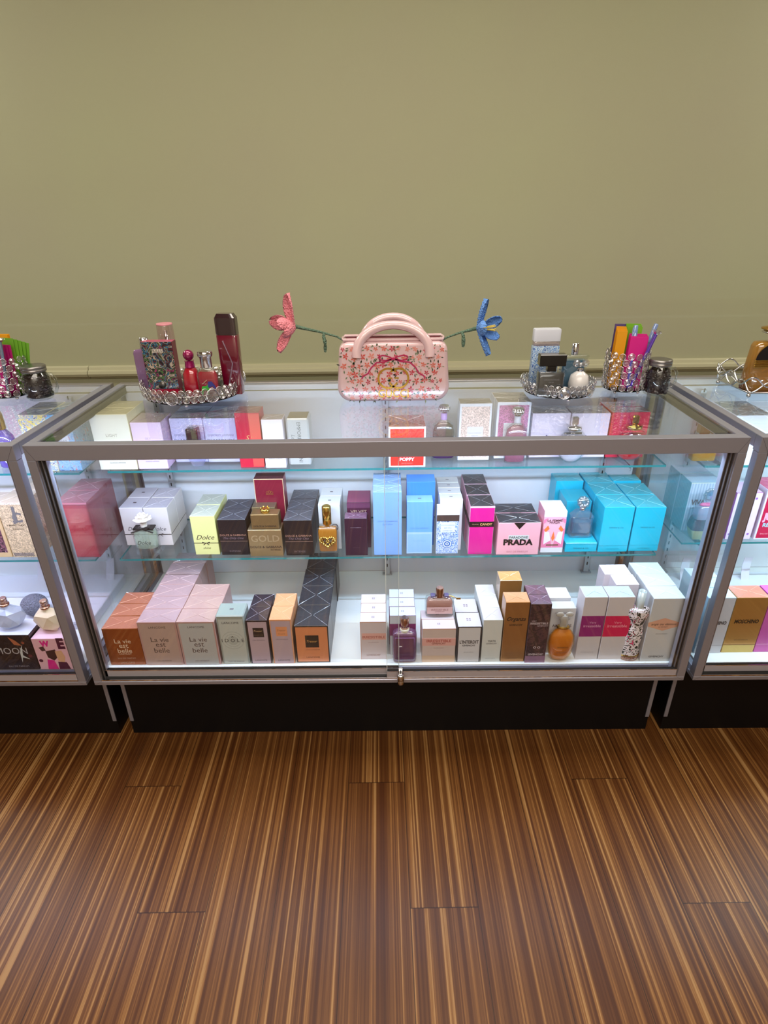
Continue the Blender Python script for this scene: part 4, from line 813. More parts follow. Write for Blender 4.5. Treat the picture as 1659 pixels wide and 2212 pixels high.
def p_amber(P, w, h, d):
    pr = [(w*.2, 0), (w*.34, .004), (w*.44, h*.14), (w*.5, h*.34), (w*.46, h*.5), (w*.32, h*.6), (w*.17, h*.66), (w*.15, h*.68)]
    mb = MB(); mb.lathe(pr, glass('#ffe9c0', .08, .05, '#e8b850'), 28, sy=d/w); P('glass_body', mb)
    mb = MB(); mb.lathe([(r*.9, z*.97+.002) for r, z in pr[:-1]], glass('#e8950c', .03, .72, '#e0940f'), 28, sy=d/w); P('perfume', mb)
    mb = MB(); mb.lathe([(w*.22, h*.655), (w*.25, h*.665), (w*.2, h*.69)], GOLD, 24, sy=.6); P('collar', mb)
    FR = glass('#e8e4dc', .06, .55, '#c9c4ba'); mb = MB(); mb.lathe([(w*.15, h*.69), (w*.14, h*.8), (w*.17, h*.84), (w*.12, h*.9)], FR, 20, sy=.6)
    for sg in (-1, 1): mb.ball((sg*w*.17, 0, h*.92), w*.15, FR, 12, 8, (1, .3, .75)); mb.ball((sg*w*.1, 0, h*.83), w*.1, FR, 10, 6, (1, .3, .7))
    P('cap', mb)
    mb = MB(); put_text(mb, 'AMARIGE', 0, h*.33, w*.4, -d/2-.001, solid('#6a4a1c')); put_text(mb, 'GIVENCHY', 0, h*.22, w*.4, -d/2*.96-.001, solid('#6a4a1c')); P('lettering', mb)
bottle('bb_amber', 'amber yellow oval bottle with frosted butterfly cap', .036, p_amber)
def p_floral(P, w, h, d):
    pm = print_mat(['#1a1f16', '#22281c', '#e8dfe4', '#e6dce2', '#22281c', '#d84a78'], 55, 8)
    mb = MB(); vs = []
    prof = [(.95,.0),(1,.012),(1.0,.03),(.9,.06),(1.0,.09),(.9,.115),(.72,.135),(.9,.155),(1.15,.175),(1.2,.195),(1.05,.203),(.5,.208)]; k = h*.78/.208; seg = 16
    rings = []
    for j, (s_, z) in enumerate(prof):
        a0 = z*9; rings.append([(w/2*s_*math.cos(2*PI*i/seg+a0)*(1+.1*math.cos(4*2*PI*i/seg)), d/2*s_*math.sin(2*PI*i/seg+a0), z*k) for i in range(seg)])
    vs = [v for r_ in rings for v in r_]; fs = [(j*seg+i, j*seg+(i+1) % seg, (j+1)*seg+(i+1) % seg, (j+1)*seg+i) for j in range(len(rings)-1) for i in range(seg)]
    mb.add(vs, fs, pm); mb.add(rings[-1], [tuple(range(seg))], pm); mb.add(rings[0], [tuple(range(seg))[::-1]], pm); P('twisted_body', mb)
    mb = MB(); mb.lathe([(w*.5, 0), (w*.53, .003), (w*.53, .012), (w*.5, .014)], glass('#e8c8b8', .1, .4, '#b08a7a'), 24, sy=d/w); mb.lathe([(w*.535, .014), (w*.535, .0165)], GOLD, 24, sy=d/w); P('base', mb)
    mb = MB(); mb.lathe([(w*.2, h*.77), (w*.215, h*.79), (w*.215, h), (w*.16, h), (w*.15, h*.97), (.0005, h*.97)], glass('#dfe6e4', .08, .7, '#c9d2d0'), 24); P('cap', mb)
bottle('bb_floral', 'twisted bottle in black floral print with pale cap', .026, p_floral)
# pink bottle with a tied ribbon standing on the second banded carton
t = thing('perfume_bottle', (.1405, .1075, .315+.1126), 'clear pink bottle with rose gold cap atop a carton', 'perfume bottle')
mb = MB(); mb.prism([(.85,.8,0),(.97,.95,.003),(1,1,.012),(1,1,.046),(.93,.9,.055),(.5,.5,.061),(.25,.4,.062)], .078, .033, CLEAR, 4.5); mb.build('glass_body', t)
mb = MB(); mb.prism([(.85,.75,.011),(.9,.85,.013),(.9,.85,.044),(.8,.7,.052)], .078, .033, glass('#d8a496', .03, .45, '#d0a094'), 4.5); mb.build('perfume', t)
mb = MB(); mb.box(-.034, .034, -.0172, -.0166, .014, .034, solid('#d8b4b4')); put_text(mb, 'IRRESISTIBLE', 0, .027, .046, -.0175, solid('#8a4c4c')); put_text(mb, 'GIVENCHY', 0, .021, .026, -.0175, solid('#8a4c4c')); mb.build('label', t)
mb = MB(); mb.lathe([(.0115, .060), (.0115, .064), (.0105, .066), (.0105, .084), (.009, .087)], ROSEGOLD, 24); mb.build('cap', t)
mb = MB(); mb.box(-.024, -.012, -.008, .008, .0585, .065, solid('#5a5478', .4), bev=.001); mb.box(.012, .024, -.008, .008, .0585, .065, solid('#5a5478', .4), bev=.001); mb.tube([(.02, 0, .062), (.034, -.003, .06), (.046, -.004, .055)], .0012, GOLD, 6); mb.box(.044, .056, -.005, -.004, .051, .056, GOLD); mb.build('ribbon', t)
# left case bottles
def p_lt(P, w, h, d):
    mb = MB(); mb.prism([(.85,.85,0),(1,1,.004),(1,1,h*.45),(.85,.85,h*.58),(.45,.5,h*.68),(.36,.4,h*.7)], w, d, glass('#8c78d8', .08, .65, '#7a68cc'), 3); P('glass_body', mb)
    mb = MB(); mb.prism([(.7,1,h*.1),(.75,1.02,h*.14),(.75,1.02,h*.4),(.5,1,h*.5)], w, d, solid('#c8d0f0', .4), 2.5); P('label', mb)
    mb = MB(); mb.lathe([(.012, h*.7), (.0135, h*.72), (.0135, h*.97), (.012, h)], GOLD, 16); P('cap', mb)
bottle('lt_purp', 'violet bottle with a wooden gold cap in left case', .035, p_lt)
def gem_bottle(loc, label, col, w, h, seedv, body_m):
    t = thing('perfume_bottle', loc, label, 'perfume bottle')
    rnd = random.Random(seedv); mb = MB(); bm = bmesh.new(); bmesh.ops.create_icosphere(bm, subdivisions=2, radius=1)
    bm.verts.ensure_lookup_table()
    for v in bm.verts:
        k = 1.0 if v.index < 12 else rnd.choice((.84, .9, 1.02)); v.co *= k; v.co.x *= w/2; v.co.y *= w*.32; v.co.z = max(-.85, v.co.z)*h*.42 + h*.36
    mb.add([tuple(v.co) for v in bm.verts], [tuple(v.index for v in f.verts) for f in bm.faces], body_m); bm.free(); mb.build('faceted_body', t)
    mb = MB(); mb.lathe([(.011, h*.74), (.012, h*.76), (.012, h*.8), (.009, h*.81)], ROSEGOLD, 20); mb.build('collar', t)
    mb = MB(); mb.lathe([(.0085, h*.81), (.0095, h*.83), (.0095, h*.9), (.0085, h*.91), (.0095, h*.92), (.0095, h*.98), (.008, h)], solid('#d8b8b0', .2, .9), 20); mb.build('cap', t)
gem_bottle((-.899, .068, .4195), 'cream faceted round bottle standing on the pink carton', '#e0cdb4', .078, .094, 3, solid('#dcc9ae', .35))
gem_bottle((-1.003, .067, .431), 'iridescent faceted round bottle standing on the dark carton', '#d0d8ec', .088, .092, 5, glass('#dfe6f0', .12, .6, '#c8d2e6'))
# right case bottles
def p_rt(P, w, h, d):
    mb = MB(); mb.prism([(.92,.9,0),(1,1,.004),(1,1,h*.6),(.95,.92,h*.66)], w, d, CLEAR, 8); P('glass_body', mb)
    mb = MB(); mb.prism([(.8,.75,.012),(.86,.8,.014),(.86,.8,h*.6)], w, d, glass('#e8b83c', .04, .72, '#dca63a'), 8); P('perfume', mb)
    mb = MB(); mb.box(-w*.34, w*.04, -d*.35, d*.35, h*.66, h, GOLD, bev=.003); P('cap', mb)
    mb = MB(); mb.box(w*.08, w*.4, -d*.3, d*.3, h*.66, h*.86, CHROME, bev=.003); P('side_ornament', mb)
bottle('rt_gold', 'square golden bottle at the left end of the right case', .034, p_rt)
def p_cup(P, w, h, d):
    mb = MB(); mb.prism([(.78,.8,0),(.8,.85,.002),(1,1,h*.16),(.98,.98,h*.2)], w, d, solid('#bdb478', .3, .3), 6); P('fluted_base', mb)
    mb = MB(); mb.prism([(1.02,1.05,h*.19),(1.05,1.08,h*.24),(.98,1,h*.34),(.9,.92,h*.4)], w, d, solid('#5c3c44', .4, 0, 0, (120, 1, .004)), 6); P('scroll_frill', mb)
    mb = MB(); mb.prism([(.8,.8,h*.38),(.82,.85,h*.4),(.82,.85,h*.6),(.6,.6,h*.64)], w, d, glass('#e6dff0', .08, .5, '#ccc4e0'), 6); P('glass_body', mb)
    mb = MB(); mb.ball((0, 0, h*.655), .012, solid('#e0508c', .3), 10, 6, (1.5, .8, .5))
    for sg in (-1, 1): mb.ball((sg*.014, -.002, h*.66), .009, solid('#e85a94', .3), 10, 6, (1.2, .6, .7))
    P('pink_bow', mb)
    mb = MB()
    for i in range(10): a = 2*PI*i/10; mb.ball((.013*math.cos(a), 0, h*.84+.015*math.sin(a)), .0075, CRYSTAL, 8, 5, (1, .8, 1))
    mb.ball((0, 0, h*.84), .016, glass('#c8d4ec', .2, .35, '#9fb0d8'), 10, 6, (1, .6, 1.1), smooth=False); P('jewel_stopper', mb)
bottle('rm_cup', 'jewelled bottle with crystal stopper and pink bow', .04, p_cup)

# white display plinths and clear price strips at the back of the decks
def plinth(x0, x1, y0, y1, z0, z1, label):
    mb = MB(); mb.box(x0, x1, y0, y1, z0, z1, solid('#dcdcea', .4), bev=.002); mb.box(x0+.004, x1-.004, y0-.0008, y0, z1-.012, z1-.0105, solid('#a9a9bc'))
    tag(mb.build('display_riser'), label, 'display riser')
plinth(-1.50, -.872, .20, .455, .315, .345, 'broad white riser on the deck of the left case')
def strip(x, y, z, label):
    mb = MB(); vs = []; fs = []
    for i in range(9):
        q = i/8; vs += [(x-.014+.006*q*q, y+.02*math.sin(q*PI*.5), z+.07*q), (x+.012+.006*q*q, y+.02*math.sin(q*PI*.5), z+.07*q), (x+.012+.006*q*q, y+.0015+.02*math.sin(q*PI*.5), z+.07*q), (x-.014+.006*q*q, y+.0015+.02*math.sin(q*PI*.5), z+.07*q)]
    for i in range(8):
        for k in range(4): fs.append((i*4+k, i*4+(k+1) % 4, i*4+4+(k+1) % 4, i*4+4+k))
    mb.add(vs, fs, solid('#d4d4e4', .35)); tag(mb.build('price_strip'), label, 'price strip')
strip(-.905, .42, .345, 'upright white strip at the right end of the left riser')
strip(-1.13, .42, .345, 'upright white strip behind the fluffy grey ball')
strip(.948, .385, .345, 'upright white strip near the end glass of right case')
strip(1.142, .385, .345, 'upright white strip behind the gold foil carton')
mb = MB(); mb.box(.90, 1.5, .34, .43, .315, .345, solid('#dfe3ec', .4), bev=.002); tag(mb.build('display_riser'), 'narrow white riser on the deck of the right case', 'display riser')
mb = MB(); mb.ball((0, 0, .033), .038, solid('#8d90a4', .9, 0, 0, (260, 1, .02)), 28, 18, (1, .9, .86))
tag(mb.build('fluffy_ball', None, (-1.05, .2395, .345)), 'fluffy grey pompom ball behind the faceted bottles', 'pompom')

# ---------------------------------------------------------------- things on the counter tops
def bead_mb(r, kind=0):
    mb = MB(); ring = [(r*math.cos(2*PI*i/14), 0, r*math.sin(2*PI*i/14)) for i in range(14)]
    mb.tube(ring, r*.1, CHROME, 5, True)
    b0 = len(mb.v); mb.lathe([(.0002, -r*.45), (r*.5, -r*.38), (r*.88, 0), (r*.5, r*.38), (.0002, r*.45)], CRYSTAL, 8, smooth=False)
    mb.xf(Matrix.Rotation(PI/2, 4, 'X'), b0); return mb
def ring_of(t, name, mb, n, R, z, wob=0, off=0):
    first = mb.build(name, t)
    for i in range(n):
        a = 2*PI*(i+off)/n; o = first if i == 0 else first.copy()
        if i: COL.objects.link(o)
        o.parent = t; o.location = (R*math.sin(a), -R*math.cos(a), z + (wob if i % 2 else -wob)); o.rotation_euler = (0, 0, a)
def tray(loc, R, rb, label, tilt=0):
    t = thing('crystal_tray', loc, label, 'tray', 'round mirrored trays edged in crystals')
    mb = MB(); mb.lathe([(R*.97, .009), (R, .0095), (R, .0118), (R*.97, .012)], solid('#0c0a0c', .1, .2), 56); mb.build('mirror_base', t)
    n = int(2*PI*R/(2.06*rb)); ring_of(t, 'crystal_bead', bead_mb(rb), n, R+rb*.4, .0135+rb)
    ring_of(t, 'crystal_bead', bead_mb(rb), n, R+rb*.7, .0135+rb*2.9, 0, .5)
    for a in (-.1, .62, 2.2, 4.1):
        o = bead_mb(rb*1.9).build('large_crystal', t); o.location = ((R+rb*1.7)*math.sin(a), -(R+rb*1.7)*math.cos(a), .0135+rb*1.9); o.rotation_euler = (0, 0, a)
    for i in range(3):
        a = 2*PI*i/3+.1; mb = MB(); mb.ball((R*.9*math.sin(a), -R*.9*math.cos(a), .0047), .0047, CHROME, 10, 8); mb.build('foot', t)
tray((-.5195, .3830, .966), .128, .0088, 'larger round crystal tray holding red and pink bottles')
tray((.4617, .3555, .966), .088, .0076, 'smaller round crystal tray holding white, blue and black bottles')
def p_tall(P, w, h, d):
    mb = MB(); mb.prism([(.85,.85,0),(.9,.9,.003),(.98,.98,h*.5),(1,1,h*.74),(.98,.96,h*.745)], w, d, glass('#8c0a34', .08, .7, '#7a0a30'), 7, 20); P('glass_body', mb)
    mb = MB(); mb.prism([(1,1,h*.75),(1,1,h*.95),(.75,.8,h),(.7,.75,h)], w, d, glass('#3c0824', .1, .8, '#2c0a1e'), 7, 20, smooth=False); P('cap', mb)
    mb = MB(); mb.tube([(-.008, -d/2-.0004, h*.12), (.009, -d/2-.0004, h*.4), (-.01, -d/2-.0004, h*.68)], .002, solid('#b8a0b8', .1, .6), 5); P('curved_inlay', mb)
bottle('tt_tall', 'tall dark crimson bottle leaning slightly on the left tray', .03, p_tall, rz=-.1)
bpy.data.objects[-1] if False else None
def p_tatoo(P, w, h, d):
    pm = print_mat(['#0e0b10', '#5c1826', '#1a1620', '#2f7ea0', '#16121a', '#b8a898', '#141016', '#4c6c3c', '#1c141e', '#a03c6c', '#0e0b10'], 34, 11)
    mb = MB(); mb.box(-w/2, w/2, -d/2, d/2, .014, h, solid('#6e1c38', .3), front=pm, top=solid('#b04a68', .35), bev=.001)
    mb.box(-w*.46, w*.46, -d*.45, d*.45, 0, .014, solid('#b0183c', .25))
    mb.flat([(-.014, h*.8), (.014, h*.8), (.014, h*.87), (-.014, h*.87)], -d/2-.0006, solid('#d8cfc4')); put_text(mb, 'KILLS', 0, h*.835, .024, -d/2-.0008, RUBBER)
    P('printed_carton', mb)
    mb = MB(); mb.lathe([(.0095, 0), (.0095, .002), (.0002, .0022)], solid('#6c6864', .3, .8), 20); mb.xf(Matrix.Translation((-.003, -d/2, .026)) @ Matrix.Rotation(PI/2, 4, 'X')); P('round_button', mb)
bottle('tt_tatoo', 'carton in dense tattoo style print on the left tray', .03, p_tatoo, 'perfume_carton', rz=.0, cat='carton')
def p_box(P, w, h, d):
    mb = MB(); mb.prism([(.95,.9,0),(1,1,.003),(1,1,h*.72),(.9,.85,h*.78),(.5,.6,h*.79)], w, d, glass('#c8a8c8', .08, .55, '#a07cac'), 6); P('glass_body', mb)
    mb = MB(); mb.lathe([(.0115, h*.79), (.012, h*.8), (.012, h*.99), (.01, h)], CHROME, 24); P('cap', mb)
bottle('tt_box', 'lilac bottle with silver cap behind the tattoo print carton', .025, p_box, dx=-.006)
def p_spray(P, w, h, d):
    mb = MB(); mb.lathe([(w*.42, 0), (w*.46, .003), (w*.46, h*.6), (w*.42, h*.64)], glass('#d89aa0', .08, .6, '#cc8088'), 24); P('glass_body', mb)
    mb = MB(); mb.lathe([(w*.44, h*.64), (w*.46, h*.65), (w*.46, h*.74), (w*.3, h*.745), (w*.12, h*.76), (w*.12, h*.88), (w*.1, h*.9)], CHROME, 24); P('spray_pump', mb)
    mb = MB(); mb.lathe([(w*.47, h*.7), (w*.49, h*.72), (w*.46, h*.98), (w*.44, h)], glass('#f4e8ea', .1, .06, '#e0c0c4'), 24); mb.lathe([(w*.45, h*.985), (w*.46, h*1.0), (w*.44, h*1.005)], solid('#d88a98', .3), 24); P('clear_cap', mb)
bottle('tt_spray', 'tall pink spray bottle with clear overcap', .04, p_spray, dy=.004)
def p_ball(P, w, h, d):
    mb = MB(); mb.lathe([(w*.42, 0), (w*.48, .004), (w*.5, h*.25), (w*.46, h*.48), (w*.3, h*.6), (w*.2, h*.63)], glass('#c8102e', .07, .75, '#c01030'), 24, sy=.8); P('glass_body', mb)
    mb = MB(); mb.lathe([(w*.26, h*.62), (w*.28, h*.64), (w*.24, h*.74), (w*.28, h*.76)], solid('#b01c6c', .2, .3, .5), 24); P('collar', mb)
    mb = MB(); mb.ball((0, 0, h*.875), w*.3, solid('#8c1450', .12, .2, .8), 20, 14); P('ball_cap', mb)
bottle('tt_ball', 'red bottle with round magenta ball cap', .036, p_ball, dy=.006)
def p_pony(P, w, h, d):
    mb = MB(); mb.prism([(.9,.85,0),(1,1,.004),(1,1,h*.5),(.9,.9,h*.6),(.5,.6,h*.66)], w, d, CLEAR, 4); P('glass_body', mb)
    mb = MB(); mb.prism([(.8,.75,.006),(.88,.85,.009),(.88,.85,h*.5),(.7,.7,h*.58)], w, d, glass('#d84458', .03, .65, '#cc3048'), 4); P('perfume', mb)
    mb = MB(); yy = -d/2-.0006; G_ = solid('#3cb43c', .4); B_ = solid('#3c3c8c', .4)
    mb.flat([(-.018,.012),(-.014,.012),(-.012,.022),(-.004,.024),(-.002,.012),(.002,.012),(.003,.03),(.006,.036),(.002,.04),(-.004,.034),(-.014,.034),(-.017,.026)], yy, G_)
    mb.flat([(.0,.03),(.014,.034),(.016,.022),(.022,.014),(.02,.034),(.012,.046),(.002,.046)], yy-.0002, B_); mb.tube([(-.012, yy, .04), (.0, yy, .05)], .0006, solid('#c8b898'), 5)
    P('rider_emblem', mb)
    mb = MB(); mb.lathe([(w*.26, h*.66), (w*.27, h*.67), (w*.27, h*.86), (w*.34, h*.9), (w*.36, h*.96), (w*.3, h)], CHROME, 24); P('cap', mb)
bottle('tt_pony', 'pink bottle with silver cap and green horse emblem', .028, p_pony)
# right tray
def p_lid(P, w, h, d):
    pm = print_mat(['#1f4f9e', '#cfe2ec', '#4f86cf', '#cfe2ec', '#2f66b4', '#cfe2ec'], 70, 13)
    mb = MB(); mb.prism([(.95,.92,0),(1,1,.003),(1,1,h*.7),(.97,.95,h*.72)], w, d, pm, 9, 20); P('printed_body', mb)
    mb = MB(); mb.prism([(.97,.95,h*.72),(.97,.95,h*.79),(.9,.9,h*.8)], w, d, glass('#f0e8ee', .08, .3, '#d8ccd4'), 9, 20); P('shoulder', mb)
    mb = MB(); mb.prism([(1,1,h*.8),(1,1,h*.98),(.97,.95,h)], w, d, solid('#d6dbe8', .25), 9, 20); P('cap', mb)
bottle('tr_lid', 'tall blue patterned bottle with white block cap', .03, p_lid)
def p_blk(P, w, h, d):
    K = solid('#08070b', .08, 0, .6)
    mb = MB(); mb.prism([(1,1,0),(1,1,h*.56),(.95,.9,h*.6)], w, d, glass('#e8ecf0', .08, .04), 9, 20); mb.prism([(.94,.9,.004),(.95,.93,.006),(.95,.93,h*.55),(.9,.8,h*.57)], w, d, K, 9, 20); P('glass_body', mb)
    mb = MB(); mb.box(-w*.17, w*.17, -d*.3, d*.3, h*.6, h*.74, K, bev=.001); P('neck', mb)
    mb = MB(); mb.box(-w*.5, w*.5, -d*.45, d*.45, h*.73, h, K, bev=.0015); P('cap', mb)
    mb = MB(); put_text(mb, 'NARCISO RODRIGUEZ', 0, h*.42, w*.6, -d/2-.0008, solid('#8c8c94')); put_text(mb, 'FOR HER', 0, h*.36, w*.2, -d/2-.0008, solid('#8c8c94')); P('lettering', mb)
bottle('tr_blk', 'black square bottle with wide black block cap', .03, p_blk)
def p_blue(P, w, h, d):
    mb = MB(); mb.prism([(.95,.9,0),(1,1,.003),(1,1,h*.7),(1.12,1,h*.74),(1.1,.9,h*.76),(.3,.4,h*.77)], w, d, CLEAR, 8, 20); mb.prism([(.8,.7,.008),(.84,.8,.01),(.84,.8,h*.66)], w, d, glass('#7aa4bc', .03, .6, '#5c8cac'), 8, 20); P('glass_body', mb)
    mb = MB(); mb.lathe([(w*.12, h*.76), (w*.13, h*.77), (w*.13, h*.99), (w*.1, h)], CHROME, 20); P('cap', mb)
bottle('tr_blue', 'steel blue bottle with slim chrome cap on right tray', .028, p_blue, dy=.012)
def p_wht(P, w, h, d):
    mb = MB(); mb.lathe([(w*.25, 0), (w*.42, .006), (w*.5, h*.3), (w*.42, h*.56), (w*.2, h*.66), (w*.15, h*.68)], solid('#dcdada', .25, 0, .5), 24); P('glass_body', mb)
    mb = MB(); put_text(mb, 'Ari', 0, h*.2, w*.4, -w*.46, solid('#b8a8b0'), shear=.4); P('lettering', mb)
    mb = MB(); mb.lathe([(w*.14, h*.67), (w*.16, h*.7), (w*.14, h*.78)], CHROME, 16)
    for sg in (-1, 1): mb.ball((sg*w*.22, 0, h*.9), w*.19, CRYSTAL, 10, 6, (1, .5, 1), smooth=False)
    mb.ball((0, 0, h*.86), w*.12, CRYSTAL, 8, 6); P('bow_cap', mb)
bottle('tr_wht', 'small round white bottle with crystal bow cap', .04, p_wht)

# crystal pen cups
def pen_cup(loc, R, hh, label):
    t = thing('crystal_pen_cup', loc, label, 'pen cup', 'crystal pen cups on the counter')
    mb = MB(); mb.lathe([(R*.9, .0), (R*.94, .001), (R*.94, .004), (R*.9, .0045)], solid('#0c0a0c', .15, .3), 32); mb.build('base', t)
    rows, n = 6, 16; rb = hh/rows/2; base = bead_mb(rb); k = 0
    for r_ in range(rows):
        ring_of(t, 'crystal_bead', base, n, R, .003+rb*(2*r_+1), rb*.12, .5*(r_ % 2))
    for i in range(4):
        a = PI/4+i*PI/2; mb = MB(); mb.ball((R*.8*math.cos(a), R*.8*math.sin(a), -.0035), .0045, CHROME, 10, 8); mb.build('foot', t)
    return t
CX1, CY1 = .6419, .376; pen_cup((CX1, CY1, .974), .054, .098, 'crystal bead cup full of scent cards and pens, right side')
CX0, CY0 = -1.0266, .392; pen_cup((CX0, CY0, .974), .056, .100, 'crystal bead cup of cards cut by the left photo edge')
def scent_card(cx, cy, x, y, w, h, tilt, lean, col, label, group, rz=0):
    mb = MB(); mb.box(-w/2, w/2, -.0004, .0004, 0, h, solid(col, .5), bev=.0001)
    o = mb.build('scent_card', None, (cx+x, cy+y, .9795)); o.rotation_euler = (lean, tilt, rz); tag(o, label, 'scent card', group)
POS = ['front', 'second', 'third', 'fourth', 'fifth', 'rear']
for i in range(6): scent_card(CX1, CY1, -.030+.0012*i, -.012+.0075*i, .026, .145+.0012*i, .02+.004*i, -.02, '#e8a010', 'amber yellow scent card, %s of the bundle in right cup' % POS[i], 'amber scent cards in right cup')
for i in range(5): scent_card(CX1, CY1, .010+.001*i, -.026+.007*i, .046, .132+.001*i, .03+.003*i, -.02, '#dc1c8c', 'magenta scent card, %s of the bundle in right cup' % POS[i], 'magenta scent cards in right cup')
for i in range(3): scent_card(CX1, CY1, .012, .020+.006*i, .040, .150+.003*i, .03, -.03, '#78b428', 'green scent card, %s of three in right cup' % POS[i], 'green scent cards in right cup')
scent_card(CX1, CY1, -.014, .038, .040, .155, .02, -.03, '#5c4a7c', 'dark violet scent card behind the amber ones', None)
for i in range(5): scent_card(CX0, CY0, -.008+.005*i, -.024+.004*i, .034, .128, .03+.012*i, -.02, '#e01890' if i < 1 else '#b0106c', 'magenta scent card, %s of the bundle in left cup' % POS[i], 'magenta scent cards in left cup')
for i in range(5): scent_card(CX0, CY0, .014+.004*i, .006+.004*i, .030, .142-.003*i, .08+.03*i, -.03, '#6ca82c', 'green scent card, %s of the bundle in left cup' % POS[i], 'green scent cards in left cup')
for i in range(3): scent_card(CX0, CY0, -.010, .022+.005*i, .050, .148, .02, -.03, '#e8a010', 'amber yellow scent card, %s of three in left cup' % POS[i], 'amber scent cards in left cup')
def pen(cx, cy, base, tip, label, mats, jewel=False):
    t = thing('pen', (cx+base[0], cy+base[1], .9795), label, 'pen'); v = Vector((tip[0]-base[0], tip[1]-base[1], tip[2])); L = v.length
    t.rotation_euler = v.to_track_quat('Z', 'Y').to_euler()
    mb = MB(); mb.lathe([(.001, 0), (.0042, .008), (.0045, L*.9), (.0045, L*.96)], mats[0], 14); mb.build('barrel', t)
    mb = MB()
    if jewel: mb.lathe([(.003, L*.93), (.004, L*.95), (.009, L*.975)], CHROME, 10); mb.lathe([(.009, L*.975), (.0125, L*1.0), (.010, L*1.02)], CRYSTAL, 8, smooth=False)
    else: mb.lathe([(.0055, L*.72), (.006, L*.74), (.0055, L), (.004, L*1.005)], mats[1], 14); mb.box(.005, .0075, -.0012, .0012, L*.76, L*.97, mats[1])
    mb.build('cap' if not jewel else 'jewel', t)
FB = glass('#8ca8d8', .06, .8, '#7d94c4')
pen(CX1, CY1, (.0, -.035, 0), (.006, -.006, .158), 'frosted blue pen standing upright in right cup', (solid('#6a6ad8', .3), FB))
pen(CX1, CY1, (.010, -.030, 0), (.055, -.012, .162), 'frosted blue pen leaning right in right cup', (FB, FB))
pen(CX1, CY1, (.0, -.044, 0), (.050, -.036, .148), 'iridescent pen with jewel top in right cup', (solid('#7a5ad8', .15, .7), FB), True)
pen(CX0, CY0, (.018, -.042, 0), (.030, -.030, .146), 'silvery pen with jewel top in left cup', (solid('#9ab0d0', .15, .8), FB), True)
# glass jars of coffee beans
def jar(X, Y, w, h, label, blabel, hand=1):
    t = thing('mason_jar', (X, Y, .966), label, 'jar', 'handled glass jars of beans'); r = w/2
    prof = [(r*.8, 0), (r*.95, .003), (r, h*.12), (r, h*.6), (r*.92, h*.72), (r*.8, h*.8), (r*.78, h*.84)]
    mb = MB(); mb.lathe(prof, CLEAR, 32); mb.build('glass_body', t)
    mb = MB(); mb.lathe([(r*.86, h*.82), (r*.9, h*.83), (r*.9, h*.9), (r*.86, h*.91), (r*.9, h*.92), (r*.9, h*.985), (r*.84, h)], solid('#8f8c8b', .3, .9), 32); mb.build('lid', t)
    mb = MB(); a = hand; mb.tube([(r*.92, 0, h*.74), (r*1.25, 0, h*.74), (r*1.5, 0, h*.6), (r*1.5, 0, h*.36), (r*1.3, 0, h*.2), (r*.98, 0, h*.18)], .0042, CLEAR, 8); mb.build('handle', t)
    mb = MB(); rnd = random.Random(int(X*100)); BM = solid('#1d1016', .35, 0, .2)
    for i in range(240):
        q = rnd.random(); rr = r*.86*math.sqrt(rnd.random()) if i > 90 else r*.86; a = rnd.random()*2*PI; z = .007 + q*h*.66
        rr *= 1 if z < h*.6 else .88
        b0 = len(mb.v); mb.ball((0, 0, 0), .0055, BM, 7, 5, (1, .75, .6))
        mb.xf(Matrix.Translation((rr*math.cos(a), rr*math.sin(a), z)) @ Matrix.Rotation(rnd.random()*6, 4, 'Z') @ Matrix.Rotation(rnd.random()*6, 4, 'X'), b0)
    mb.lathe([(r*.8, .006), (r*.86, .01), (r*.86, h*.6), (r*.7, h*.7)], BM, 20)
    o = mb.build('coffee_beans', None, (X, Y, .966)); tag(o, blabel, 'coffee beans', None, 'stuff')
jar(.7209-.004, .3135+.030, .0640, .0916, 'handled jar with grey lid at the right case seam', 'dark coffee beans filling the right jar')
jar(-.9346, .3364+.032, .0700, .0898, 'handled jar with grey lid beside the left bead cup', 'dark coffee beans filling the left jar')

# ceramic handbag vase
BX, BYF, BW, BD, BH = .0219, .292, .288, .085, .153
t = thing('ceramic_handbag', (BX, BYF+BD/2, .966), 'glossy pink floral ceramic handbag with two arched handles', 'ceramic handbag')
PINKC = solid('#e0c0c4', .12, 0, .9)
def bag_outline(k):
    P_ = []; w0, w1, r0, r1 = BW/2, BW/2*.955, .036, .026
    cs = [(-w0+r0, r0, r0, 180), (w0-r0, r0, r0, 270), (w1-r1, BH-r1, r1, 0), (-w1+r1, BH-r1, r1, 90)]
    for cx, cz, r, a0 in cs:
        for i in range(9): a = math.radians(a0 + i*90/8); P_.append((cx + r*math.cos(a), cz + r*math.sin(a)))
    c = (0, BH/2); return [((x-c[0])*k[0]+c[0], (z-c[1])*k[1]+c[1]) for x, z in P_]
mb = MB(); secs = [(-BD/2, .93, .88), (-BD/2*.93, .965, .94), (-BD/2*.8, .99, .98), (-BD/2*.55, 1, 1), (BD/2*.55, 1, 1), (BD/2*.8, .99, .98), (BD/2*.93, .965, .94), (BD/2, .93, .88)]
vs = []
for y, kx, kz in secs: vs += [(x, y, max(z, 0.0)) for x, z in bag_outline((kx, kz))]
n = 36; fs = [(j*n+i, j*n+(i+1) % n, (j+1)*n+(i+1) % n, (j+1)*n+i) for j in range(len(secs)-1) for i in range(n)]
mb.add(vs, fs, PINKC, True); mb.add(vs[:n], [tuple(range(n))], PINKC); mb.add(vs[-n:], [tuple(range(n))[::-1]], PINKC)
rnd = random.Random(4); yf = -BD/2 - .0005
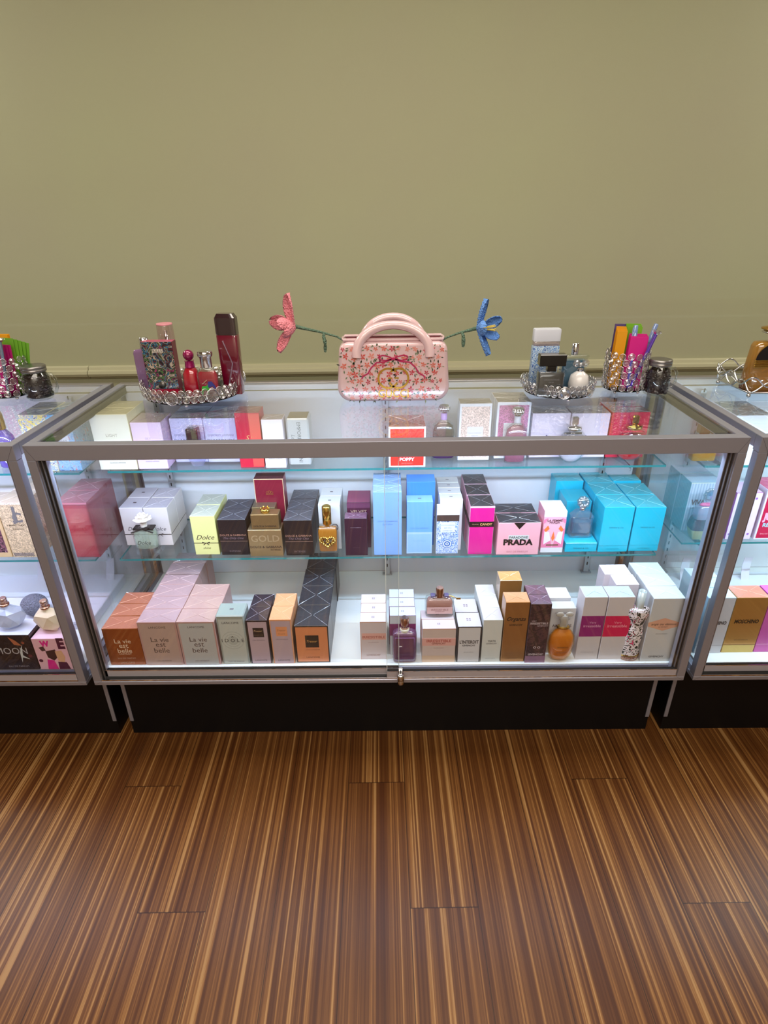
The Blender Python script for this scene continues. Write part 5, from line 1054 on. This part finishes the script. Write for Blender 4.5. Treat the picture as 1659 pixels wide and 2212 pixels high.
RED = [solid(c, .15, 0, .8) for c in ('#cc4a44', '#d86a58', '#c03a50', '#e08878')]; GRN = [solid(c, .15, 0, .8) for c in ('#6a7a5c', '#3c4438', '#8c9478')]
def bloom(cx, cz, s):
    c = rnd.choice(RED); ph = rnd.random()*6
    for i in range(5):
        a = ph + i*2*PI/5 + rnd.uniform(-.2, .2); L = s*rnd.uniform(.75, 1.1)
        mb.flat([(cx, cz), (cx+L*.6*math.cos(a-.42), cz+L*.6*math.sin(a-.42)), (cx+L*math.cos(a), cz+L*math.sin(a)), (cx+L*.6*math.cos(a+.42), cz+L*.6*math.sin(a+.42))], yf, c)
    for i in range(3):
        a = rnd.random()*6.3; g = rnd.choice(GRN); p, q = s*.9, s*1.9
        mb.flat([(cx+p*math.cos(a), cz+p*math.sin(a)), (cx+(p+q)/2*math.cos(a-.14), cz+(p+q)/2*math.sin(a-.14)), (cx+q*math.cos(a), cz+q*math.sin(a)), (cx+(p+q)/2*math.cos(a+.14), cz+(p+q)/2*math.sin(a+.14))], yf-.0001, g)
for j in range(7):
    for i in range(13):
        x = -BW/2*.87 + BW*.87*(i + .5*(j % 2))/12.3 + rnd.uniform(-.004, .004); z = .0155 + j*.0200 + rnd.uniform(-.003, .003)
        if abs(x) < BW/2*.88 and (z > .03 or abs(x) < BW/2-.045+z*.6): bloom(x, z, rnd.uniform(.0068, .0105))
mb.box(-BW/2*.84, BW/2*.84, -BD*.3, BD*.3, BH-.001, BH+.0006, solid('#5c1a24', .4))
rim = [(-BW/2*.86, -BD*.33), (BW/2*.86, -BD*.33), (BW/2*.89, 0), (BW/2*.86, BD*.33), (-BW/2*.86, BD*.33), (-BW/2*.89, 0)]
mb.tube([(x, y, BH+.003) for x, y in rim], .0042, PINKC, 8, True)
bag = mb.build('body', t)
for y in (-BD*.40, BD*.30):
    hb = MB(); pts = []
    up = .050 if y < 0 else .060; rx = .092 if y < 0 else .080
    for i in range(25):
        a = PI*i/24; pts.append((-rx*math.cos(a)*1.0, y - (.012 if y < 0 else 0)*(1-math.sin(a)) + .004, BH-.037 + (up+.026)*math.sin(a)**.85))
    hb.tube(pts, [.0105+.002*abs(math.cos(PI*i/24)) for i in range(25)], PINKC, 14)
    hb.build('handle', t)
yy = yf - .0012; DP = solid('#b8285c', .3)
mb = MB()
def ribbon(pts, wd):
    for i in range(len(pts)-1):
        (x0, z0), (x1, z1) = pts[i], pts[i+1]; L = math.hypot(x1-x0, z1-z0); nx, nz = -(z1-z0)/L*wd, (x1-x0)/L*wd
        mb.flat([(x0-nx, z0-nz), (x1-nx, z1-nz), (x1+nx, z1+nz), (x0+nx, z0+nz)], yy, DP)
for sg in (-1, 1):
    ribbon([(0, .112), (sg*.010, .117), (sg*.026, .121), (sg*.036, .118), (sg*.034, .110), (sg*.02, .108), (0, .112)], .0016)
    ribbon([(0, .112), (sg*.02, .105), (sg*.042, .103), (sg*.056, .090), (sg*.064, .076), (sg*.078, .068), (sg*.080, .062)], .0018)
mb.box(-.005, .005, yy-.0012, yy, .109, .116, DP, bev=.0008); mb.build('ribbon_bow', t)
mb = MB(); GD = solid('#c89a3c', .25, .75)
def arc(cx, cz, r, a0, a1, wd):
    N = 26
    for i in range(N):
        t0, t1 = math.radians(a0+(a1-a0)*i/N), math.radians(a0+(a1-a0)*(i+1)/N)
        mb.flat([(cx+(r-wd)*math.cos(t0), cz+(r-wd)*math.sin(t0)), (cx+(r+wd)*math.cos(t0), cz+(r+wd)*math.sin(t0)), (cx+(r+wd)*math.cos(t1), cz+(r+wd)*math.sin(t1)), (cx+(r-wd)*math.cos(t1), cz+(r-wd)*math.sin(t1))], yy-.0002, GD)
arc(-.013, .063, .025, 40, 335, .0024); arc(.013, .063, .025, -155, 140, .0024)
mb.flat([(-.014, .062), (-.003, .062), (-.003, .0655), (-.014, .0655)], yy-.0003, GD); mb.flat([(.003, .062), (.014, .062), (.014, .0655), (.003, .0655)], yy-.0003, GD)
mb.build('gold_emblem', t)
mb = MB(); put_text(mb, 'GUCCI', 0, .024, .078, yy-.0003, GD, hs=1.15, bold=.008); mb.build('lettering', t)

# crochet flowers
def crochet(col): return solid(col, .85, 0, 0, (220, 1.0, .004, 'VORONOI'))
def petal_mb(L, wd, m, cup=.35, curl=.9):
    mb = MB(); nu, nv = 16, 8; vs = []
    for side in (0, 1):
        for i in range(nu+1):
            u = i/nu; wdt = wd*(math.sin(PI*min(.999, .12+.82*u))**.8)*(.55+.6*u if u < .75 else 1.0)
            if i == nu: wdt *= .25
            for j in range(nv+1):
                v = j/nv*2-1; x = v*wdt/2; rr = u*L
                z = cup*(abs(v)**2)*wd*.5 + .0012*math.sin(u*55)*(1-abs(v)*.5)
                b = curl*u; X = x; Zp = math.sin(b)/curl*L; Yp = (1-math.cos(b))/curl*L
                vs.append((X, Yp + z + (.0028 if side else 0), Zp))
    s_ = (nu+1)*(nv+1); fs = []
    for i in range(nu):
        for j in range(nv):
            a = i*(nv+1)+j; fs.append((a, a+1, a+nv+2, a+nv+1)); fs.append((s_+a, s_+a+nv+1, s_+a+nv+2, s_+a+1))
    for i in range(nu):
        a = i*(nv+1); fs.append((a, a+nv+1, s_+a+nv+1, s_+a)); b = a+nv; fs.append((b, s_+b, s_+b+nv+1, b+nv+1))
    for j in range(nv): a = nu*(nv+1)+j; fs.append((a, a+1, s_+a+1, s_+a))
    mb.add(vs, fs, m, True); return mb
def crochet_flower(label, C, axis, stem, leaf, pcol, petals, stam):
    """C flower heart; axis the way it faces; petals = (angle, openness, length, width, curl)"""
    t = thing('crochet_flower', tuple(stem[-1]), label, 'crochet flower'); o0 = Vector(stem[-1])
    A = Vector(axis).normalized(); U = Vector((0, 0, 1)) - A*A.z; U.normalize(); V = A.cross(U); m = crochet(pcol)
    for ang, opn, L, wd, curl in petals:
        rad = U*math.cos(ang) + V*math.sin(ang); out = (rad*math.sin(opn) + A*math.cos(opn)).normalized(); sd = A.cross(rad).normalized(); nrm = sd.cross(out)*-1
        M = Matrix((( sd.x, nrm.x, out.x, 0), (sd.y, nrm.y, out.y, 0), (sd.z, nrm.z, out.z, 0), (0, 0, 0, 1)))
        if nrm.dot(A) > 0: cu = curl
        mb = petal_mb(L, wd, m, .5, curl); mb.xf(Matrix.Translation(Vector(C)-o0 + out*.004) @ M); mb.build('petal', t)
    GR = crochet('#5f7a66'); mb = MB(); mb.tube([Vector(p)-o0 for p in stem], [.0052, .0038, .0028, .0024, .0024][:len(stem)], GR, 8); mb.build('stem', t)
    mb = MB(); mb.tube([Vector(p)-o0 for p in leaf], [.003, .0045, .005, .0048, .003][:len(leaf)], GR, 8); mb.build('leaf', t)
    mb = MB()
    for i in range(stam[0]):
        a = 2*PI*i/stam[0]; e = A*stam[1] + (U*math.cos(a)+V*math.sin(a))*stam[2]; s0 = Vector(C)-o0
        mb.tube([s0+A*.004, s0+e*.6, s0+e], .0013, solid(stam[3], .7), 6)
    mb.build('stamens', t)
YF = .33
crochet_flower('pink crochet flower on a green stem leaning left', (-.2215, YF, 1.152), (-.72, -.66, .12),
    [(-.223, YF+.002, 1.1525), (-.200, YF, 1.1475), (-.160, YF+.002, 1.138), (-.120, YF+.004, 1.126), (-.086, YF+.006, 1.105)],
    [(-.152, YF, 1.136), (-.153, YF-.004, 1.128), (-.150, YF-.006, 1.115), (-.150, YF-.006, 1.102), (-.151, YF-.006, 1.090)], '#ec8f9c',
    [(0.12, 1.28, .078, .042, -.25), (1.3, 1.15, .060, .044, .7), (2.75, 1.15, .074, .040, -.2), (4.2, .95, .052, .044, .6), (5.35, .8, .058, .042, .9)], (5, .022, .008, '#e8d068'))
crochet_flower('blue crochet flower with yellow stamens leaning right', (.2310, YF, 1.142), (.86, -.48, .10),
    [(.232, YF+.002, 1.1425), (.213, YF, 1.138), (.190, YF+.002, 1.132), (.160, YF+.004, 1.121), (.132, YF+.006, 1.105)],
    [(.196, YF, 1.133), (.199, YF-.003, 1.126), (.200, YF-.004, 1.116), (.200, YF-.004, 1.106), (.200, YF-.004, 1.098)], '#6a9ce6',
    [(0.08, 1.35, .072, .038, .25), (5.35, .75, .062, .040, .2), (3.6, .85, .056, .042, .4), (2.9, 1.2, .070, .038, .1), (1.4, 1.2, .055, .042, .5)], (6, .050, .007, '#e8d068'))

# big amber bottle on a scrolled silver wire tray, right case
t = thing('scrolled_wire_tray', (1.0, .40, .966), 'scrolled silver wire tray with mirrored base, right edge', 'tray')
CR = [(-.0693, .037), (-.0590, -.100), (.20, -.100), (.20, .10), (-.03, .10)]
mb = MB(); vs = [(x, y, z) for z in (.0085, .0105) for x, y in CR]; k = len(CR)
mb.add(vs, [tuple(range(k))[::-1], tuple(range(k, 2*k))] + [(i, (i+1) % k, k+(i+1) % k, k+i) for i in range(k)], solid('#c8ccd0', .05, .9)); mb.build('mirror_base', t)
mb = MB(); mb.tube([(x, y, .011) for x, y in CR], .0014, CHROME, 6, True)
def wavy(ph, z0, amp, out):
    P_ = []
    for s_ in range(k):
        (xa, ya), (xb, yb) = CR[s_], CR[(s_+1) % k]; N = max(6, int(math.hypot(xb-xa, yb-ya)/.006))
        for i in range(N):
            q = i/N; P_.append((xa+(xb-xa)*q, ya+(yb-ya)*q))
    c = Vector((sum(p[0] for p in P_)/len(P_), sum(p[1] for p in P_)/len(P_)))
    L = 0; R_ = []
    for i, p in enumerate(P_):
        if i: L += math.hypot(p[0]-P_[i-1][0], p[1]-P_[i-1][1])
        d_ = (Vector(p)-c).normalized()*out; R_.append((p[0]+d_.x, p[1]+d_.y, z0 + amp*math.sin(L*2*PI/.082+ph)))
    return R_
mb.tube(wavy(0, .026, .0125, .004), .0021, CHROME, 8, True); mb.tube(wavy(PI, .040, .0125, .010), .0021, CHROME, 8, True)
mb.build('wire_gallery', t)
for x, y in CR: mb = MB(); mb.ball((x, y, .0045), .0055, CHROME, 12, 8); mb.build('foot', t)
def p_big(P, w, h, d):
    AM = glass('#d8a848', .09, .42, '#c8963c')
    mb = MB(); mb.prism([(.86,.85,0),(.93,.95,.004),(.97,1,h*.1),(.97,.97,h*.4),(.92,.9,h*.7),(.84,.8,h*.76),(.3,.4,h*.78)], w, d, AM, 3.5); P('glass_body', mb)
    mb = MB(); neck(mb, .011, h*.78, h*.89, CHROME); P('collar', mb)
    mb = MB(); mb.lathe([(.024, h*.89), (.031, h*.905), (.031, h*.925), (.024, h*.95)], CHROME, 32); mb.lathe([(.022, h*.95), (.034, h*.955), (.034, h*.975), (.02, h)], solid('#b89048', .2, .8), 32); P('disc_cap', mb)
    mb = MB(); hp = [(.002+.05*math.cos(a), h*.5+.045*math.sin(a)) for a in [PI*i/14 for i in range(15)]]; mb.flat(hp, -d/2-.0012, solid('#0c0a18', .1, 0, .8)); P('dark_emblem', mb)
    mb = MB()
    for i in range(5): mb.box(-.048, .05, -d/2-.003, -d/2+.001, h*.39+i*.0042, h*.39+i*.0042+.0022, GOLD, bev=.0005)
    P('gold_bars', mb)
DATA['t_big'][3:] = [.106, .160]
bottle('t_big', 'large amber bottle with gold bars on the wire tray', .05, p_big, dx=.036, dy=.052, dz=-.009)
DATA['t_pk'] = [.9590, .3000, .9765, .030, .075]
def p_pk(P, w, h, d):
    mb = MB(); mb.prism([(.9,.9,0),(1,1,.003),(.95,.95,h*.8),(.6,.6,h*.9)], w, d, glass('#a01460', .08, .7, '#981458'), 4); P('glass_body', mb)
    mb = MB(); mb.lathe([(w*.25, h*.88), (w*.27, h)], CHROME, 12); P('cap', mb)
bottle('t_pk', 'small magenta bottle behind the large amber one', .018, p_pk, dx=.0, dy=.045)
